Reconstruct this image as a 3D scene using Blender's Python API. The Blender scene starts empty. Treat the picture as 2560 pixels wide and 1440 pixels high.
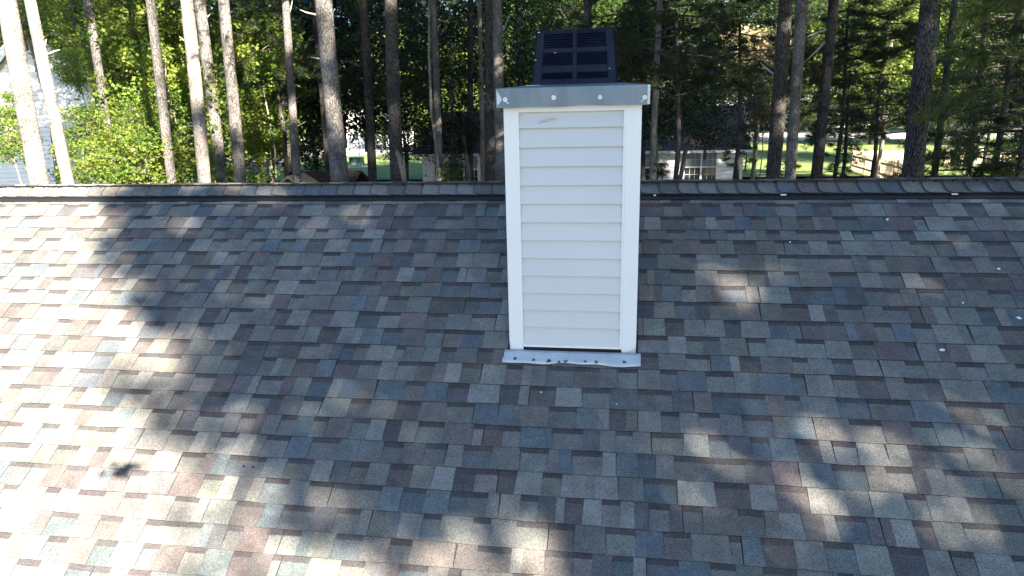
import bpy, math, random
import numpy as np
from mathutils import Vector, Matrix

# ------------------------------------------------------------------ camera
F = 1695.4                      # focal length in pixels of a 2560 wide frame
PITCH, ROLL, YAW = 0.26279, -0.02467, -0.15783
SC = bpy.context.scene
C = SC.collection

def basis():
    p, r, y = PITCH, ROLL, YAW
    f = np.array([math.sin(y)*math.cos(p), math.cos(y)*math.cos(p), -math.sin(p)])
    rt = np.array([math.cos(y), -math.sin(y), 0.0]); up = np.cross(rt, f)
    return math.cos(r)*rt+math.sin(r)*up, -math.sin(r)*rt+math.cos(r)*up, f
RT, UP, FW = basis()
def ray(x, y): return FW+RT*(x-1280)/F-UP*(y-720)/F
def at(x, y, d):                # point seen at pixel x,y at horizontal distance d
    v = ray(x, y); return Vector(v*(d/math.hypot(v[0], v[1])))
def atY(x, y, Y): v = ray(x, y); return Vector(v*(Y/v[1]))
def atZ(x, y, z=-4.5): v = ray(x, y); return Vector(v*(z/v[2]))

cam = bpy.data.cameras.new('camera'); cam.sensor_width = 36; cam.lens = 36*F/2560
cam.clip_start = 0.05; cam.clip_end = 3000
co = bpy.data.objects.new('camera', cam); C.objects.link(co)
m3 = Matrix((RT, UP, -FW)).transposed(); co.matrix_world = m3.to_4x4(); SC.camera = co

# ------------------------------------------------------------------ sun and sky
SUN = Vector((0.60104, -0.67599, 0.42637)).normalized()
EL = math.asin(SUN.z); AZ = math.atan2(SUN.x, SUN.y)
w = bpy.data.worlds.new('World'); SC.world = w; w.use_nodes = True
nt = w.node_tree; sky = nt.nodes.new('ShaderNodeTexSky'); sky.sky_type = 'NISHITA'; sky.sun_disc = False
sky.sun_elevation = EL; sky.sun_rotation = AZ; sky.ozone_density = 4.0; sky.air_density = 1.0
bg = nt.nodes['Background']; nt.links.new(sky.outputs[0], bg.inputs[0]); bg.inputs[1].default_value = 0.05; sky.dust_density = .3
sl = bpy.data.lights.new('sun', 'SUN'); sl.energy = 5.0; sl.angle = math.radians(0.53); sl.color = (1, 0.90, 0.75)
so = bpy.data.objects.new('sun', sl); C.objects.link(so); so.rotation_euler = SUN.to_track_quat('Z', 'Y').to_euler()
SC.view_settings.view_transform = 'Standard'; SC.view_settings.look = 'None'
SC.view_settings.exposure = 3.1; SC.view_settings.gamma = 1
try:
    SC.cycles.max_bounces = 6; SC.cycles.diffuse_bounces = 3; SC.cycles.transmission_bounces = 4; SC.cycles.transparent_max_bounces = 4
    SC.cycles.use_adaptive_sampling = True
except Exception: pass

# ------------------------------------------------------------------ helpers
def tag(o, label=None, cat=None, group=None, kind=None):
    if label: o['label'] = label
    if cat: o['category'] = cat
    if group: o['group'] = group
    if kind: o['kind'] = kind
    return o
def empty(name, loc=(0, 0, 0), parent=None):
    o = bpy.data.objects.new(name, None); C.objects.link(o); o.location = loc; o.empty_display_size = .2
    if parent: o.parent = parent
    return o
def link(name, me, parent=None, loc=None):
    o = bpy.data.objects.new(name, me); C.objects.link(o)
    if parent: o.parent = parent
    if loc is not None: o.location = loc
    return o
def np_mesh(name, V, sizes, idx, mats, tone=None, col=None, mi=None, smooth=False):
    me = bpy.data.meshes.new(name); V = np.asarray(V, dtype=np.float32).reshape(-1, 3)
    sizes = np.asarray(sizes, dtype=np.int32); idx = np.asarray(idx, dtype=np.int32).ravel()
    me.vertices.add(len(V)); me.vertices.foreach_set('co', V.ravel())
    me.loops.add(len(idx)); me.loops.foreach_set('vertex_index', idx)
    me.polygons.add(len(sizes)); st = np.concatenate(([0], np.cumsum(sizes)[:-1])).astype(np.int32)
    me.polygons.foreach_set('loop_start', st)
    for m in (mats if isinstance(mats, (list, tuple)) else [mats]): me.materials.append(m)
    if mi is not None: me.polygons.foreach_set('material_index', np.asarray(mi, dtype=np.int32))
    me.polygons.foreach_set('use_smooth', np.full(len(sizes), bool(smooth), dtype=bool))
    me.update(calc_edges=True)
    if tone is not None:
        a = me.attributes.new('tone', 'FLOAT', 'FACE'); a.data.foreach_set('value', np.asarray(tone, dtype=np.float32))
    if col is not None:
        a = me.attributes.new('Col', 'FLOAT_COLOR', 'FACE')
        c = np.ones((len(sizes), 4), dtype=np.float32); c[:, :3] = col; a.data.foreach_set('color', c.ravel())
    return me

class MB:
    """collects boxes, prisms and tubes and builds them as one mesh"""
    def __init__(s): s.V = []; s.F = []; s.M = []; s.Cc = []
    def add(s, vs, fs, m=0, c=(1, 1, 1)):
        b = len(s.V); s.V += [tuple(v) for v in vs]
        for f in fs: s.F.append([b+i for i in f]); s.M.append(m); s.Cc.append(c)
    def box(s, a, b, m=0, mat=None):
        x0, y0, z0 = a; x1, y1, z1 = b
        vs = [Vector(v) for v in ((x0,y0,z0),(x1,y0,z0),(x1,y1,z0),(x0,y1,z0),(x0,y0,z1),(x1,y0,z1),(x1,y1,z1),(x0,y1,z1))]
        if mat is not None: vs = [mat @ v for v in vs]
        s.add(vs, [(0,3,2,1),(4,5,6,7),(0,1,5,4),(1,2,6,5),(2,3,7,6),(3,0,4,7)], m); return s
    def frustum(s, a, b, m=0):      # a,b = (cx,cy,z,hx,hy)
        vs = []
        for cx, cy, z, hx, hy in (a, b): vs += [(cx-hx,cy-hy,z),(cx+hx,cy-hy,z),(cx+hx,cy+hy,z),(cx-hx,cy+hy,z)]
        s.add(vs, [(0,3,2,1),(4,5,6,7),(0,1,5,4),(1,2,6,5),(2,3,7,6),(3,0,4,7)], m); return s
    def prism(s, poly, fn, t0, t1, m=0):    # poly of 2-D points, fn(u,v,t) -> 3-D
        n = len(poly); vs = [fn(u, v, t0) for u, v in poly]+[fn(u, v, t1) for u, v in poly]
        fs = [tuple(range(n-1, -1, -1)), tuple(range(n, 2*n))]+[(i, (i+1) % n, n+(i+1) % n, n+i) for i in range(n)]
        s.add(vs, fs, m); return s
    def tube(s, pts, rad, n=6, m=0, jit=0, rng=None, cap=True):
        pts = [Vector(p) for p in pts]; base = len(s.V); ph = 0
        for i, p in enumerate(pts):
            d = (pts[min(i+1, len(pts)-1)]-pts[max(i-1, 0)]).normalized()
            a = d.orthogonal().normalized() if i == 0 else (a-d*a.dot(d)).normalized()
            b = d.cross(a); r = rad[i] if hasattr(rad, '__len__') else rad
            for k in range(n):
                t = 2*math.pi*k/n; rr = r*(1+(rng.uniform(-jit, jit) if jit else 0))
                s.V.append(tuple(p+(a*math.cos(t)+b*math.sin(t))*rr))
        for i in range(len(pts)-1):
            for k in range(n):
                q = base+i*n; s.F.append([q+k, q+(k+1) % n, q+n+(k+1) % n, q+n+k]); s.M.append(m); s.Cc.append((1, 1, 1))
        if cap:
            q = base+(len(pts)-1)*n; s.F.append([q+k for k in range(n)]); s.M.append(m); s.Cc.append((1, 1, 1))
            s.F.append([base+k for k in range(n-1, -1, -1)]); s.M.append(m); s.Cc.append((1, 1, 1))
        return s
    def disc(s, c, r, h, ax='y', n=16, m=0):
        c = Vector(c); d = {'x': Vector((1,0,0)), 'y': Vector((0,1,0)), 'z': Vector((0,0,1))}[ax]
        return s.tube([c-d*h/2, c+d*h/2], r, n, m)
    def build(s, name, mats, parent=None, loc=None, smooth=False, col=False, bevel=0):
        me = np_mesh(name, s.V, [len(f) for f in s.F], [i for f in s.F for i in f], mats, mi=s.M, smooth=smooth,
                     col=(np.array(s.Cc) if col else None))
        o = link(name, me, parent, loc)
        if bevel:
            b = o.modifiers.new('bevel', 'BEVEL'); b.width = bevel; b.segments = 2; b.limit_method = 'ANGLE'
        return o

# ------------------------------------------------------------------ materials
def mat(name, col=(.5, .5, .5), rough=.6, metal=0, spec=.5):
    m = bpy.data.materials.new(name); m.use_nodes = True; b = m.node_tree.nodes['Principled BSDF']
    b.inputs['Base Color'].default_value = (*col, 1); b.inputs['Roughness'].default_value = rough
    b.inputs['Metallic'].default_value = metal; b.inputs['Specular IOR Level'].default_value = spec
    return m
def N(m, t, **k):
    n = m.node_tree.nodes.new(t)
    for a, v in k.items():
        if a in n.inputs: n.inputs[a].default_value = v
        else: setattr(n, a, v)
    return n
def L(m, a, b): m.node_tree.links.new(a, b)
def B(m): return m.node_tree.nodes['Principled BSDF']
def coords(m, scale=(1, 1, 1), space='Object'):
    tc = N(m, 'ShaderNodeTexCoord'); mp = N(m, 'ShaderNodeMapping'); mp.inputs['Scale'].default_value = scale
    L(m, tc.outputs[space], mp.inputs[0]); return mp.outputs[0]
def noise(m, vec, scale, detail=3, rough=.5):
    n = N(m, 'ShaderNodeTexNoise'); n.inputs['Scale'].default_value = scale; n.inputs['Detail'].default_value = detail
    n.inputs['Roughness'].default_value = rough; L(m, vec, n.inputs['Vector']); return n.outputs['Fac']
def ramp(m, fac, stops):
    r = N(m, 'ShaderNodeValToRGB'); e = r.color_ramp.elements
    while len(e) < len(stops): e.new(.5)
    for i, (p, c) in enumerate(stops):
        e[i].position = p; e[i].color = (*c, 1) if hasattr(c, '__len__') else (c, c, c, 1)
    L(m, fac, r.inputs[0]); return r.outputs[0]
def mixc(m, a, b, fac, mode='MIX'):
    n = N(m, 'ShaderNodeMix', data_type='RGBA', blend_type=mode)
    for s, v in ((n.inputs[6], a), (n.inputs[7], b), (n.inputs[0], fac)):
        if hasattr(v, 'links') or isinstance(v, bpy.types.NodeSocket): L(m, v, s)
        else: s.default_value = (*v, 1) if hasattr(v, '__len__') else v
    return n.outputs[2]
def bump(m, h, strength=.3, dist=.01, prev=None):
    b = N(m, 'ShaderNodeBump'); b.inputs['Strength'].default_value = strength; b.inputs['Distance'].default_value = dist
    L(m, h, b.inputs['Height'])
    if prev is not None: L(m, prev, b.inputs['Normal'])
    return b.outputs[0]

def noisy(name, c0, c1, scale=5, rough=.7, metal=0, bmp=0, bscale=60, stretch=(1, 1, 1), lo=.35, hi=.65):
    m = mat(name, c0, rough, metal); v = coords(m, stretch)
    L(m, ramp(m, noise(m, v, scale, 5, .6), [(lo, c0), (hi, c1)]), B(m).inputs['Base Color'])
    if bmp: L(m, bump(m, noise(m, v, bscale, 3), bmp, .01), B(m).inputs['Normal'])
    return m

# shingles: granule speckle over each tab's own colour
def shingle_mat():
    m = mat('shingle_granules', rough=.92, spec=.25); v = coords(m)
    a = N(m, 'ShaderNodeAttribute', attribute_name='Col')
    g1 = ramp(m, noise(m, v, 260, 2, .7), [(.3, .45), (.5, .95), (.7, 1.75)])
    g2 = ramp(m, noise(m, v, 95, 3, .7), [(.3, .72), (.7, 1.3)])
    g3 = ramp(m, noise(m, v, 9, 4, .65), [(.3, .80), (.7, 1.2)])
    c = mixc(m, a.outputs['Color'], g1, 1.0, 'MULTIPLY'); c = mixc(m, c, g2, 1.0, 'MULTIPLY'); c = mixc(m, c, g3, 1.0, 'MULTIPLY')
    L(m, c, B(m).inputs['Base Color'])
    L(m, bump(m, noise(m, v, 330, 2, .7), .5, .003), B(m).inputs['Normal'])
    return m
M = {}
M['shingle'] = shingle_mat()
def bark(name, dark, mid, light, sc=1.0):
    m = mat(name, mid, .95, spec=.15); v = coords(m, (1, 1, .28)); v2 = coords(m, (1, 1, .5))
    vo = N(m, 'ShaderNodeTexVoronoi', feature='DISTANCE_TO_EDGE'); vo.inputs['Scale'].default_value = 34*sc
    ad = N(m, 'ShaderNodeMix', data_type='RGBA'); ad.inputs[0].default_value = .08
    L(m, v, ad.inputs[6]); nz = N(m, 'ShaderNodeTexNoise'); nz.inputs['Scale'].default_value = 9; L(m, v, nz.inputs[0]); L(m, nz.outputs['Color'], ad.inputs[7])
    L(m, ad.outputs[2], vo.inputs['Vector'])
    crack = ramp(m, vo.outputs['Distance'], [(.0, .0), (.12, 1.)])
    base = ramp(m, noise(m, v2, 14, 6, .7), [(.3, mid), (.7, light)])
    blot = ramp(m, noise(m, coords(m, (1, 1, .7)), 3.4, 4), [(.36, .62), (.65, 1.2)])
    c = mixc(m, dark, base, crack); c = mixc(m, c, blot, 1., 'MULTIPLY')
    L(m, c, B(m).inputs['Base Color'])
    n = bump(m, crack, .9, .018); n = bump(m, noise(m, v2, 60, 4, .7), .6, .01, n); L(m, n, B(m).inputs['Normal'])
    return m
M['bark'] = bark('pale_pine_bark', (.16, .14, .125), (.24, .215, .195), (.36, .33, .30), 1.7)  # paler bark copy for sunlit trunks, sunlight put into the colour
M['bark_grey'] = bark('grey_pine_bark', (.055, .05, .047), (.135, .122, .115), (.235, .22, .21), 1.25)  # darker, greyer copy of the bark for trunks less in sun
M['bark_dark'] = bark('dark_pine_bark', (.018, .016, .016), (.062, .055, .052), (.11, .10, .095))  # darkest bark copy, deep shade put into the colour
M['bark_smooth'] = noisy('smooth_bark', (.10, .085, .07), (.22, .20, .18), 12, .9, 0, .5, 30, (1, 1, .3))
M['deadwood'] = noisy('dead_wood', (.30, .27, .23), (.48, .44, .39), 12, .9)
def leafmat(name, stops, trans=.45, rough=.45):
    m = bpy.data.materials.new(name); m.use_nodes = True; b = B(m)
    a = N(m, 'ShaderNodeAttribute', attribute_name='tone')
    col = ramp(m, a.outputs['Fac'], stops)
    oi = N(m, 'ShaderNodeObjectInfo'); hs = N(m, 'ShaderNodeHueSaturation')
    mr = N(m, 'ShaderNodeMapRange'); mr.inputs[3].default_value = .75; mr.inputs[4].default_value = 1.25
    L(m, oi.outputs['Random'], mr.inputs[0]); L(m, mr.outputs[0], hs.inputs['Value']); L(m, col, hs.inputs['Color']); col = hs.outputs[0]
    L(m, col, b.inputs['Base Color']); b.inputs['Roughness'].default_value = rough; b.inputs['Specular IOR Level'].default_value = .3
    t = N(m, 'ShaderNodeBsdfTranslucent'); L(m, col, t.inputs[0]); mx = N(m, 'ShaderNodeMixShader'); mx.inputs[0].default_value = trans
    L(m, b.outputs[0], mx.inputs[1]); L(m, t.outputs[0], mx.inputs[2]); L(m, mx.outputs[0], m.node_tree.nodes['Material Output'].inputs[0])
    return m
M['leaf_lit'] = leafmat('yellow_green_leaf', [(0, (.06, .12, .02)), (.5, (.12, .19, .03)), (.85, (.20, .25, .035)), (1, (.32, .30, .04))])  # yellow green leaf, also lightened as if sunlit
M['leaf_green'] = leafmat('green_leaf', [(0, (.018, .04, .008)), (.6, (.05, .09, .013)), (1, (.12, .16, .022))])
M['leaf_dark'] = leafmat('dark_leaf', [(0, (.008, .017, .004)), (.7, (.020, .038, .007)), (1, (.055, .085, .014))], .3)  # dark green leaf, deep shade of the woods put into its colour
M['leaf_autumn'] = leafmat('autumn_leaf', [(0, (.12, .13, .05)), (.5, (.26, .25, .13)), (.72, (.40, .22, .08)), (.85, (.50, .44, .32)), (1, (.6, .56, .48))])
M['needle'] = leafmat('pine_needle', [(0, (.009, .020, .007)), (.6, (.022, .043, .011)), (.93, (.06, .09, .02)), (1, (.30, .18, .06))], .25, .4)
M['needle_fresh'] = leafmat('sunny_pine_needle', [(0, (.035, .06, .012)), (.6, (.08, .12, .02)), (.93, (.16, .19, .035)), (1, (.36, .22, .07))], .3, .4)  # lighter needle copy, sunlight put into the colour
M['trim'] = noisy('white_vinyl_trim', (.66, .68, .70), (.70, .72, .73), 1.5, .35)
def siding(name, c0, c1, pitch=.1135, z0=0., line=False):
    m = mat(name, c0, .45); v = coords(m)
    base = ramp(m, noise(m, v, 1.3, 4), [(.35, c0), (.65, c1)]); L(m, base, B(m).inputs['Base Color'])
    if line:
        sx = N(m, 'ShaderNodeSeparateXYZ'); L(m, v, sx.inputs[0])
        d = N(m, 'ShaderNodeMath', operation='DIVIDE'); L(m, sx.outputs[2], d.inputs[0]); d.inputs[1].default_value = pitch
        fr = N(m, 'ShaderNodeMath', operation='FRACT'); L(m, d.outputs[0], fr.inputs[0])
        L(m, bump(m, ramp(m, fr.outputs[0], [(.0, 0.), (.08, 1.), (1., .2)]), .8, .02), B(m).inputs['Normal'])
        L(m, mixc(m, base, ramp(m, fr.outputs[0], [(.0, .45), (.1, 1.)]), 1., 'MULTIPLY'), B(m).inputs['Base Color'])
    return m
M['siding'] = siding('light_grey_vinyl_siding', (.49, .505, .515), (.52, .535, .545))
M['far_siding'] = siding('white_lap_siding', (.62, .64, .65), (.70, .71, .71), .16, line=True)
M['galv'] = noisy('weathered_galvanised_steel', (.13, .17, .205), (.185, .23, .27), 5, .5, .2, .1, 80, (1.6, 1, .5))
M['flash'] = noisy('bright_flashing_metal', (.40, .44, .465), (.52, .56, .58), 9, .35, .1, .05, 20)
M['hood'] = noisy('faded_black_painted_metal', (.008, .012, .026), (.014, .020, .040), 7, .55, 0, .05, 40); B(M['hood']).inputs['Specular IOR Level'].default_value = .12
M['black'] = mat('black_plastic', (.012, .012, .013), .5)
M['void'] = mat('dark_inside', (.005, .005, .006), .9)  # near-black colour standing in for shade in gaps
M['sealant'] = mat('pale_sealant', (.72, .74, .75), .5)
M['tar'] = mat('black_tar', (.01, .01, .012), .45)
M['debris'] = noisy('dry_debris', (.07, .05, .03), (.16, .13, .08), 60, .95)
M['roof_far'] = noisy('brown_asphalt_shingle', (.035, .028, .026), (.075, .06, .055), 14, .95, 0, .4, 30, (1, 1, 3))
M['roof_grey'] = noisy('grey_asphalt_shingle', (.09, .095, .11), (.15, .155, .17), 14, .95, 0, .4, 30, (1, 1, 3))
M['glass'] = mat('window_glass', (.02, .025, .03), .06, 0, .8)
M['shutter'] = mat('dark_green_shutter', (.01, .05, .035), .5)
M['asphalt'] = noisy('asphalt', (.10, .10, .105), (.16, .155, .15), 3, .9, 0, .2, 80)
M['concrete'] = noisy('concrete', (.36, .34, .32), (.46, .44, .41), 2, .9, 0, .2, 60)
M['grass'] = noisy('lawn_grass', (.08, .13, .025), (.17, .22, .05), 1.2, .95, 0, .8, 18, lo=.3, hi=.7)
M['ground'] = noisy('woodland_floor', (.05, .06, .02), (.12, .09, .05), .6, .95, 0, .8, 9)
M['blade'] = leafmat('grass_blade', [(0, (.05, .10, .02)), (1, (.16, .22, .05))])
M['timber'] = noisy('weathered_timber', (.34, .27, .19), (.48, .40, .29), 6, .85, 0, .2, 40, (1, 1, .2))
M['boxgreen'] = mat('utility_green_paint', (.10, .16, .12), .45)
M['rubber'] = mat('rubber', (.015, .015, .015), .8)
M['rim'] = mat('wheel_metal', (.45, .46, .48), .3, .8)
M['lamp'] = mat('lamp_lens', (.6, .6, .58), .15)

# ------------------------------------------------------------------ ground, road, lawns
def gz(x, y):
    t = min(1, max(0, (y-8)/18.0)); t = t*t*(3-2*t); return -5.7+1.2*t
rng = random.Random(4)
xs = [-700, -300, -150, -80]+[-60+3*i for i in range(41)]+[80, 150, 300, 700]
ys = [-600, -200, -80, -40, -20]+[-10+2.5*i for i in range(50)]+[140, 180, 300, 700]
V = [(x, y, gz(x, y)+.06*math.sin(x*.7+y*.3)*math.sin(y*.5)-(.06 if y > 26 else 0)) for y in ys for x in xs]
nx = len(xs); Fs = [(j*nx+i, j*nx+i+1, (j+1)*nx+i+1, (j+1)*nx+i) for j in range(len(ys)-1) for i in range(nx-1)]
g = link('ground', np_mesh('ground', V, [4]*len(Fs), Fs, M['ground'], smooth=True)); tag(g, kind='structure')
def sheet(name, pts, z, m):
    mb = MB(); mb.add([(p[0], p[1], z) for p in pts], [tuple(range(len(pts)))]); return tag(mb.build(name, m), kind='structure')
sheet('lawn', [(-60, 42), (-12, 42), (60, 42), (60, 112), (-60, 112)], -4.40, M['grass'])
rd = [atZ(430, 470), atZ(600, 445), atZ(760, 405), atZ(905, 391), atZ(1050, 386), atZ(1240, 380), atZ(1240, 364), atZ(1050, 365), atZ(870, 366), atZ(700, 368), atZ(560, 362), atZ(430, 358)]
sheet('road', rd, -4.388, M['asphalt'])
sheet('driveway', [atZ(760, 403), atZ(905, 389.5), atZ(1060, 385), atZ(1000, 372), atZ(800, 372)], -4.38, M['concrete'])
sheet('street', [atZ(1800, 356), atZ(2160, 352), atZ(2560, 345), atZ(2560, 322), atZ(2160, 328), atZ(1800, 333)], -4.388, M['concrete'])

# ------------------------------------------------------------------ our roof
AL = 0.574115; OX = Vector((0, 5.457, -.6885))
DN = Vector((0, -math.cos(AL), -math.sin(AL))); NO = Vector((0, -math.sin(AL), math.cos(AL)))
DB = Vector((0, math.cos(AL), -math.sin(AL))); NB = Vector((0, math.sin(AL), math.cos(AL)))
AP = OX-DN*.085                                  # apex of the deck
E_ = .143
devL = [-.0098,-.0014,.0069,-.0041,.0026,.0039,.0132,-.0071,-.0054,-.0041,.0044,.0042,.0046,.0058,.004,.01,.0105,-.0085,-.0026,-.0079,-.0038,-.0068]
devR = [-.0007,.0019,.007,-.0316,-.0272,-.0143,-.0123,-.0036,0,.0043,.0027,-.0163,-.0049,-.003,-.0002,-.0021,.0024,.0037,.008,.0133]
def sline(k, x):                                  # slope distance of course line k at x
    l = devL[k-1] if 0 < k <= len(devL) else 0; r = devR[k-1] if 0 < k <= len(devR) else 0
    t = min(1, max(0, (x+5.6)/6.0)); return k*E_+l*(1-t)+r*t+.0022*math.sin(x*3.1+k*2.7)+.0012*math.sin(x*9.7+k*1.3)
X0, X1 = -8.2, 5.6
house = empty('house', (OX.x-1.3, 5.5, gz(0, 5))); HL = Vector(house.location)
tag(house, 'foreground house with wide roof of mixed grey, blue and brown shingles and tall sided chimney', 'house')
PAL = [((.185,.180,.162), 3), ((.160,.158,.144), 5), ((.116,.130,.132), 3), ((.098,.113,.121), 2), ((.114,.099,.094), 3), ((.137,.124,.112), 3), ((.095,.094,.094), 2), ((.128,.127,.117), 5), ((.168,.158,.138), 2)]
PALX = [c for c, n in PAL for _ in range(n)]
def shingles(front=True, seed=1, kmax=33):
    rng = random.Random(seed); V = []; S = []; I = []; Cc = []
    dn, no = (DN, NO) if front else (DB, NB); ap = OX if front else AP+dn*.085
    def pt(x, s, h): p = ap+dn*s+no*h; return (x-HL.x, p.y-HL.y, p.z-HL.z)
    def quad(a, b, c, d, col):
        n = len(V); V.extend((a, b, c, d)); S.append(4); I.extend((n, n+1, n+2, n+3) if front else (n+3, n+2, n+1, n)); Cc.append(col)
    def slab(xa0, xa1, xb0, xb1, ft, fb, ht, hb, h0, col, edge):
        # top edge xa0..xa1 at slope ft(x), bottom edge xb0..xb1 at fb(x)
        n = max(1, int((xb1-xb0)/.2+.5))
        for i in range(n):
            u0, u1 = i/n, (i+1)/n; a0 = xa0+(xa1-xa0)*u0; a1 = xa0+(xa1-xa0)*u1; b0 = xb0+(xb1-xb0)*u0; b1 = xb0+(xb1-xb0)*u1
            quad(pt(b0, fb(b0), hb), pt(b1, fb(b1), hb), pt(a1, ft(a1), ht), pt(a0, ft(a0), ht), col)
            quad(pt(b0, fb(b0), h0), pt(b1, fb(b1), h0), pt(b1, fb(b1), hb), pt(b0, fb(b0), hb), edge)
        quad(pt(xa0, ft(xa0), ht-(hb-h0)), pt(xb0, fb(xb0), h0), pt(xb0, fb(xb0), hb), pt(xa0, ft(xa0), ht), edge)
        quad(pt(xb1, fb(xb1), h0), pt(xa1, ft(xa1), ht-(hb-h0)), pt(xa1, ft(xa1), ht), pt(xb1, fb(xb1), hb), edge)
    def jit(c, a=.13):
        k = rng.uniform(1-a, 1+a); return tuple(max(.01, v*k*rng.uniform(.97, 1.03)) for v in c)
    for k in range(0, kmax):
        top = lambda x, k=k: sline(k-1, x)-.012
        bot = lambda x, k=k: sline(k, x)
        x = X0-rng.random()
        while x < X1:                              # one shingle, about a metre of several tabs
            Lx = .985+rng.uniform(-.004, .004); xe = min(x+Lx, X1)
            lift = rng.uniform(0, .0016)
            b0, b1 = max(x, X0)+.0022, xe-.0022
            if b1-b0 > .05:
                slab(b0, b1, b0, b1, top, bot, .0002, .0058+lift, .0, (.075, .075, .073), (.03, .03, .032))
                xx = b0; darktop = []; gap = rng.random() < .4
                while xx < b1-.02:
                    wd = rng.uniform(.09, .18) if gap else rng.uniform(.10, .20)
                    x2 = min(xx+wd, b1)
                    if b1-x2 < .05: x2 = b1
                    if gap:                        # recessed: backing strip with its printed dark band on top
                        c = jit(rng.choice(PALX)); c = tuple(v*.86 for v in c)
                        slab(xx, x2, xx, x2, top, bot, .0005, .0066+lift, .0, c, (.03, .03, .032))
                        dk = tuple(v*.60 for v in jit((.105, .095, .095)))
                        bt = lambda x, k=k, d=rng.uniform(.027, .036): sline(k-1, x)+d
                        slab(xx+.001, x2-.001, xx+.001, x2-.001, top, bt, .0016, .0042+lift, .0008, dk, dk)
                    else:
                        c = jit(rng.choice(PALX)); sk0 = rng.uniform(-.001, .009)*(rng.random() < .6); sk1 = rng.uniform(-.001, .011)*(rng.random() < .7)
                        slab(xx+sk0, x2-sk1, xx-.001, x2+.001, top, bot, .0035, .0098+lift, .0, c, (.03, .03, .032))
                        if rng.random() < .5 and x2-xx > .14:      # colour blend change inside a wide tab
                            xm = xx+(x2-xx)*rng.uniform(.3, .7); c2 = jit(rng.choice(PALX))
                            slab(xm, x2-sk1, xm, x2+.001, top, bot, .0037, .0100+lift, .0, c2, (.03, .03, .032))
                    xx = x2; gap = (not gap) if rng.random() < .86 else gap
            x += Lx
    return np_mesh('shingles', V, S, I, M['shingle'], col=np.array(Cc))
roof = empty('roof', (0, 0, 0), house)
sh = link('shingles', shingles(True, 11), roof); sh2 = link('shingles', shingles(False, 12, 33), roof)
# deck and gable walls
def hx(x, s, h, front=True):
    p = AP+(DN if front else DB)*s+(NO if front else NB)*h; return (x-HL.x, p.y-HL.y, p.z-HL.z)
mb = MB(); SE = 4.85
for fr in (True, False):
    a = [hx(X0, 0, -.004, fr), hx(X1, 0, -.004, fr), hx(X1, SE, -.004, fr), hx(X0, SE, -.004, fr)]
    b = [hx(X0, 0, -.10, fr), hx(X1, 0, -.10, fr), hx(X1, SE, -.10, fr), hx(X0, SE, -.10, fr)]
    mb.add(a+b, [(0,1,2,3),(7,6,5,4),(0,4,5,1),(1,5,6,2),(2,6,7,3),(3,7,4,0)])
mb.build('roof_deck', M['black'], roof)
mb = MB(); yf = AP.y-DB.y*4.2; yb = AP.y+DB.y*4.2; ze = AP.z-4.2*math.sin(AL)-.14; zb = gz(0, 5)-.3
prof = [(yf, zb), (yb, zb), (yb, ze), (AP.y, AP.z-.16), (yf, ze)]
mb.prism(prof, lambda u, v, t: (t-HL.x, u-HL.y, v-HL.z), X0+.35, X1-.35)
mb.build('wall', M['far_siding'], house)
for fr in (True, False):
    mb = MB(); c = AP+(DN if fr else DB)*4.9; sgn = -1 if fr else 1
    mb.box((X0-HL.x, min(c.y, c.y+sgn*.12)-HL.y, c.z-.14-HL.z), (X1-HL.x, max(c.y, c.y+sgn*.12)-HL.y, c.z-.03-HL.z))
    mb.build('gutter', M['trim'], house)

# ridge vent, then ridge caps on top of it
RV = .030
mb = MB()
for fr in (True, False):
    for (s0, s1, h0, h1) in ((.004, .142, .006, RV-.004), (.142, .186, .004, .018)):
        P = [hx(X0, s0, h0, fr), hx(X1, s0, h0, fr), hx(X1, s1, h0, fr), hx(X0, s1, h0, fr), hx(X0, s0, h1, fr), hx(X1, s0, h1, fr), hx(X1, s1, h1, fr), hx(X0, s1, h1, fr)]
        mb.add(P, [(0,3,2,1),(4,5,6,7),(0,1,5,4),(1,2,6,5),(2,3,7,6),(3,0,4,7)])
    if fr:                                          # comb of fins along the front lip
        x = X0
        while x < X1:
            P = [hx(x+dx, s, h) for s in (.1425, .150) for h in (.0175, .0275) for dx in (0, .005)]
            mb.add(P, [(0,1,3,2),(4,6,7,5),(0,4,5,1),(2,3,7,6),(0,2,6,4),(1,5,7,3)]); x += .0125
vent = mb.build('ridge_vent', M['black'], roof)
rng = random.Random(8)
mb = MB(); x = X0; i = 0
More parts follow.
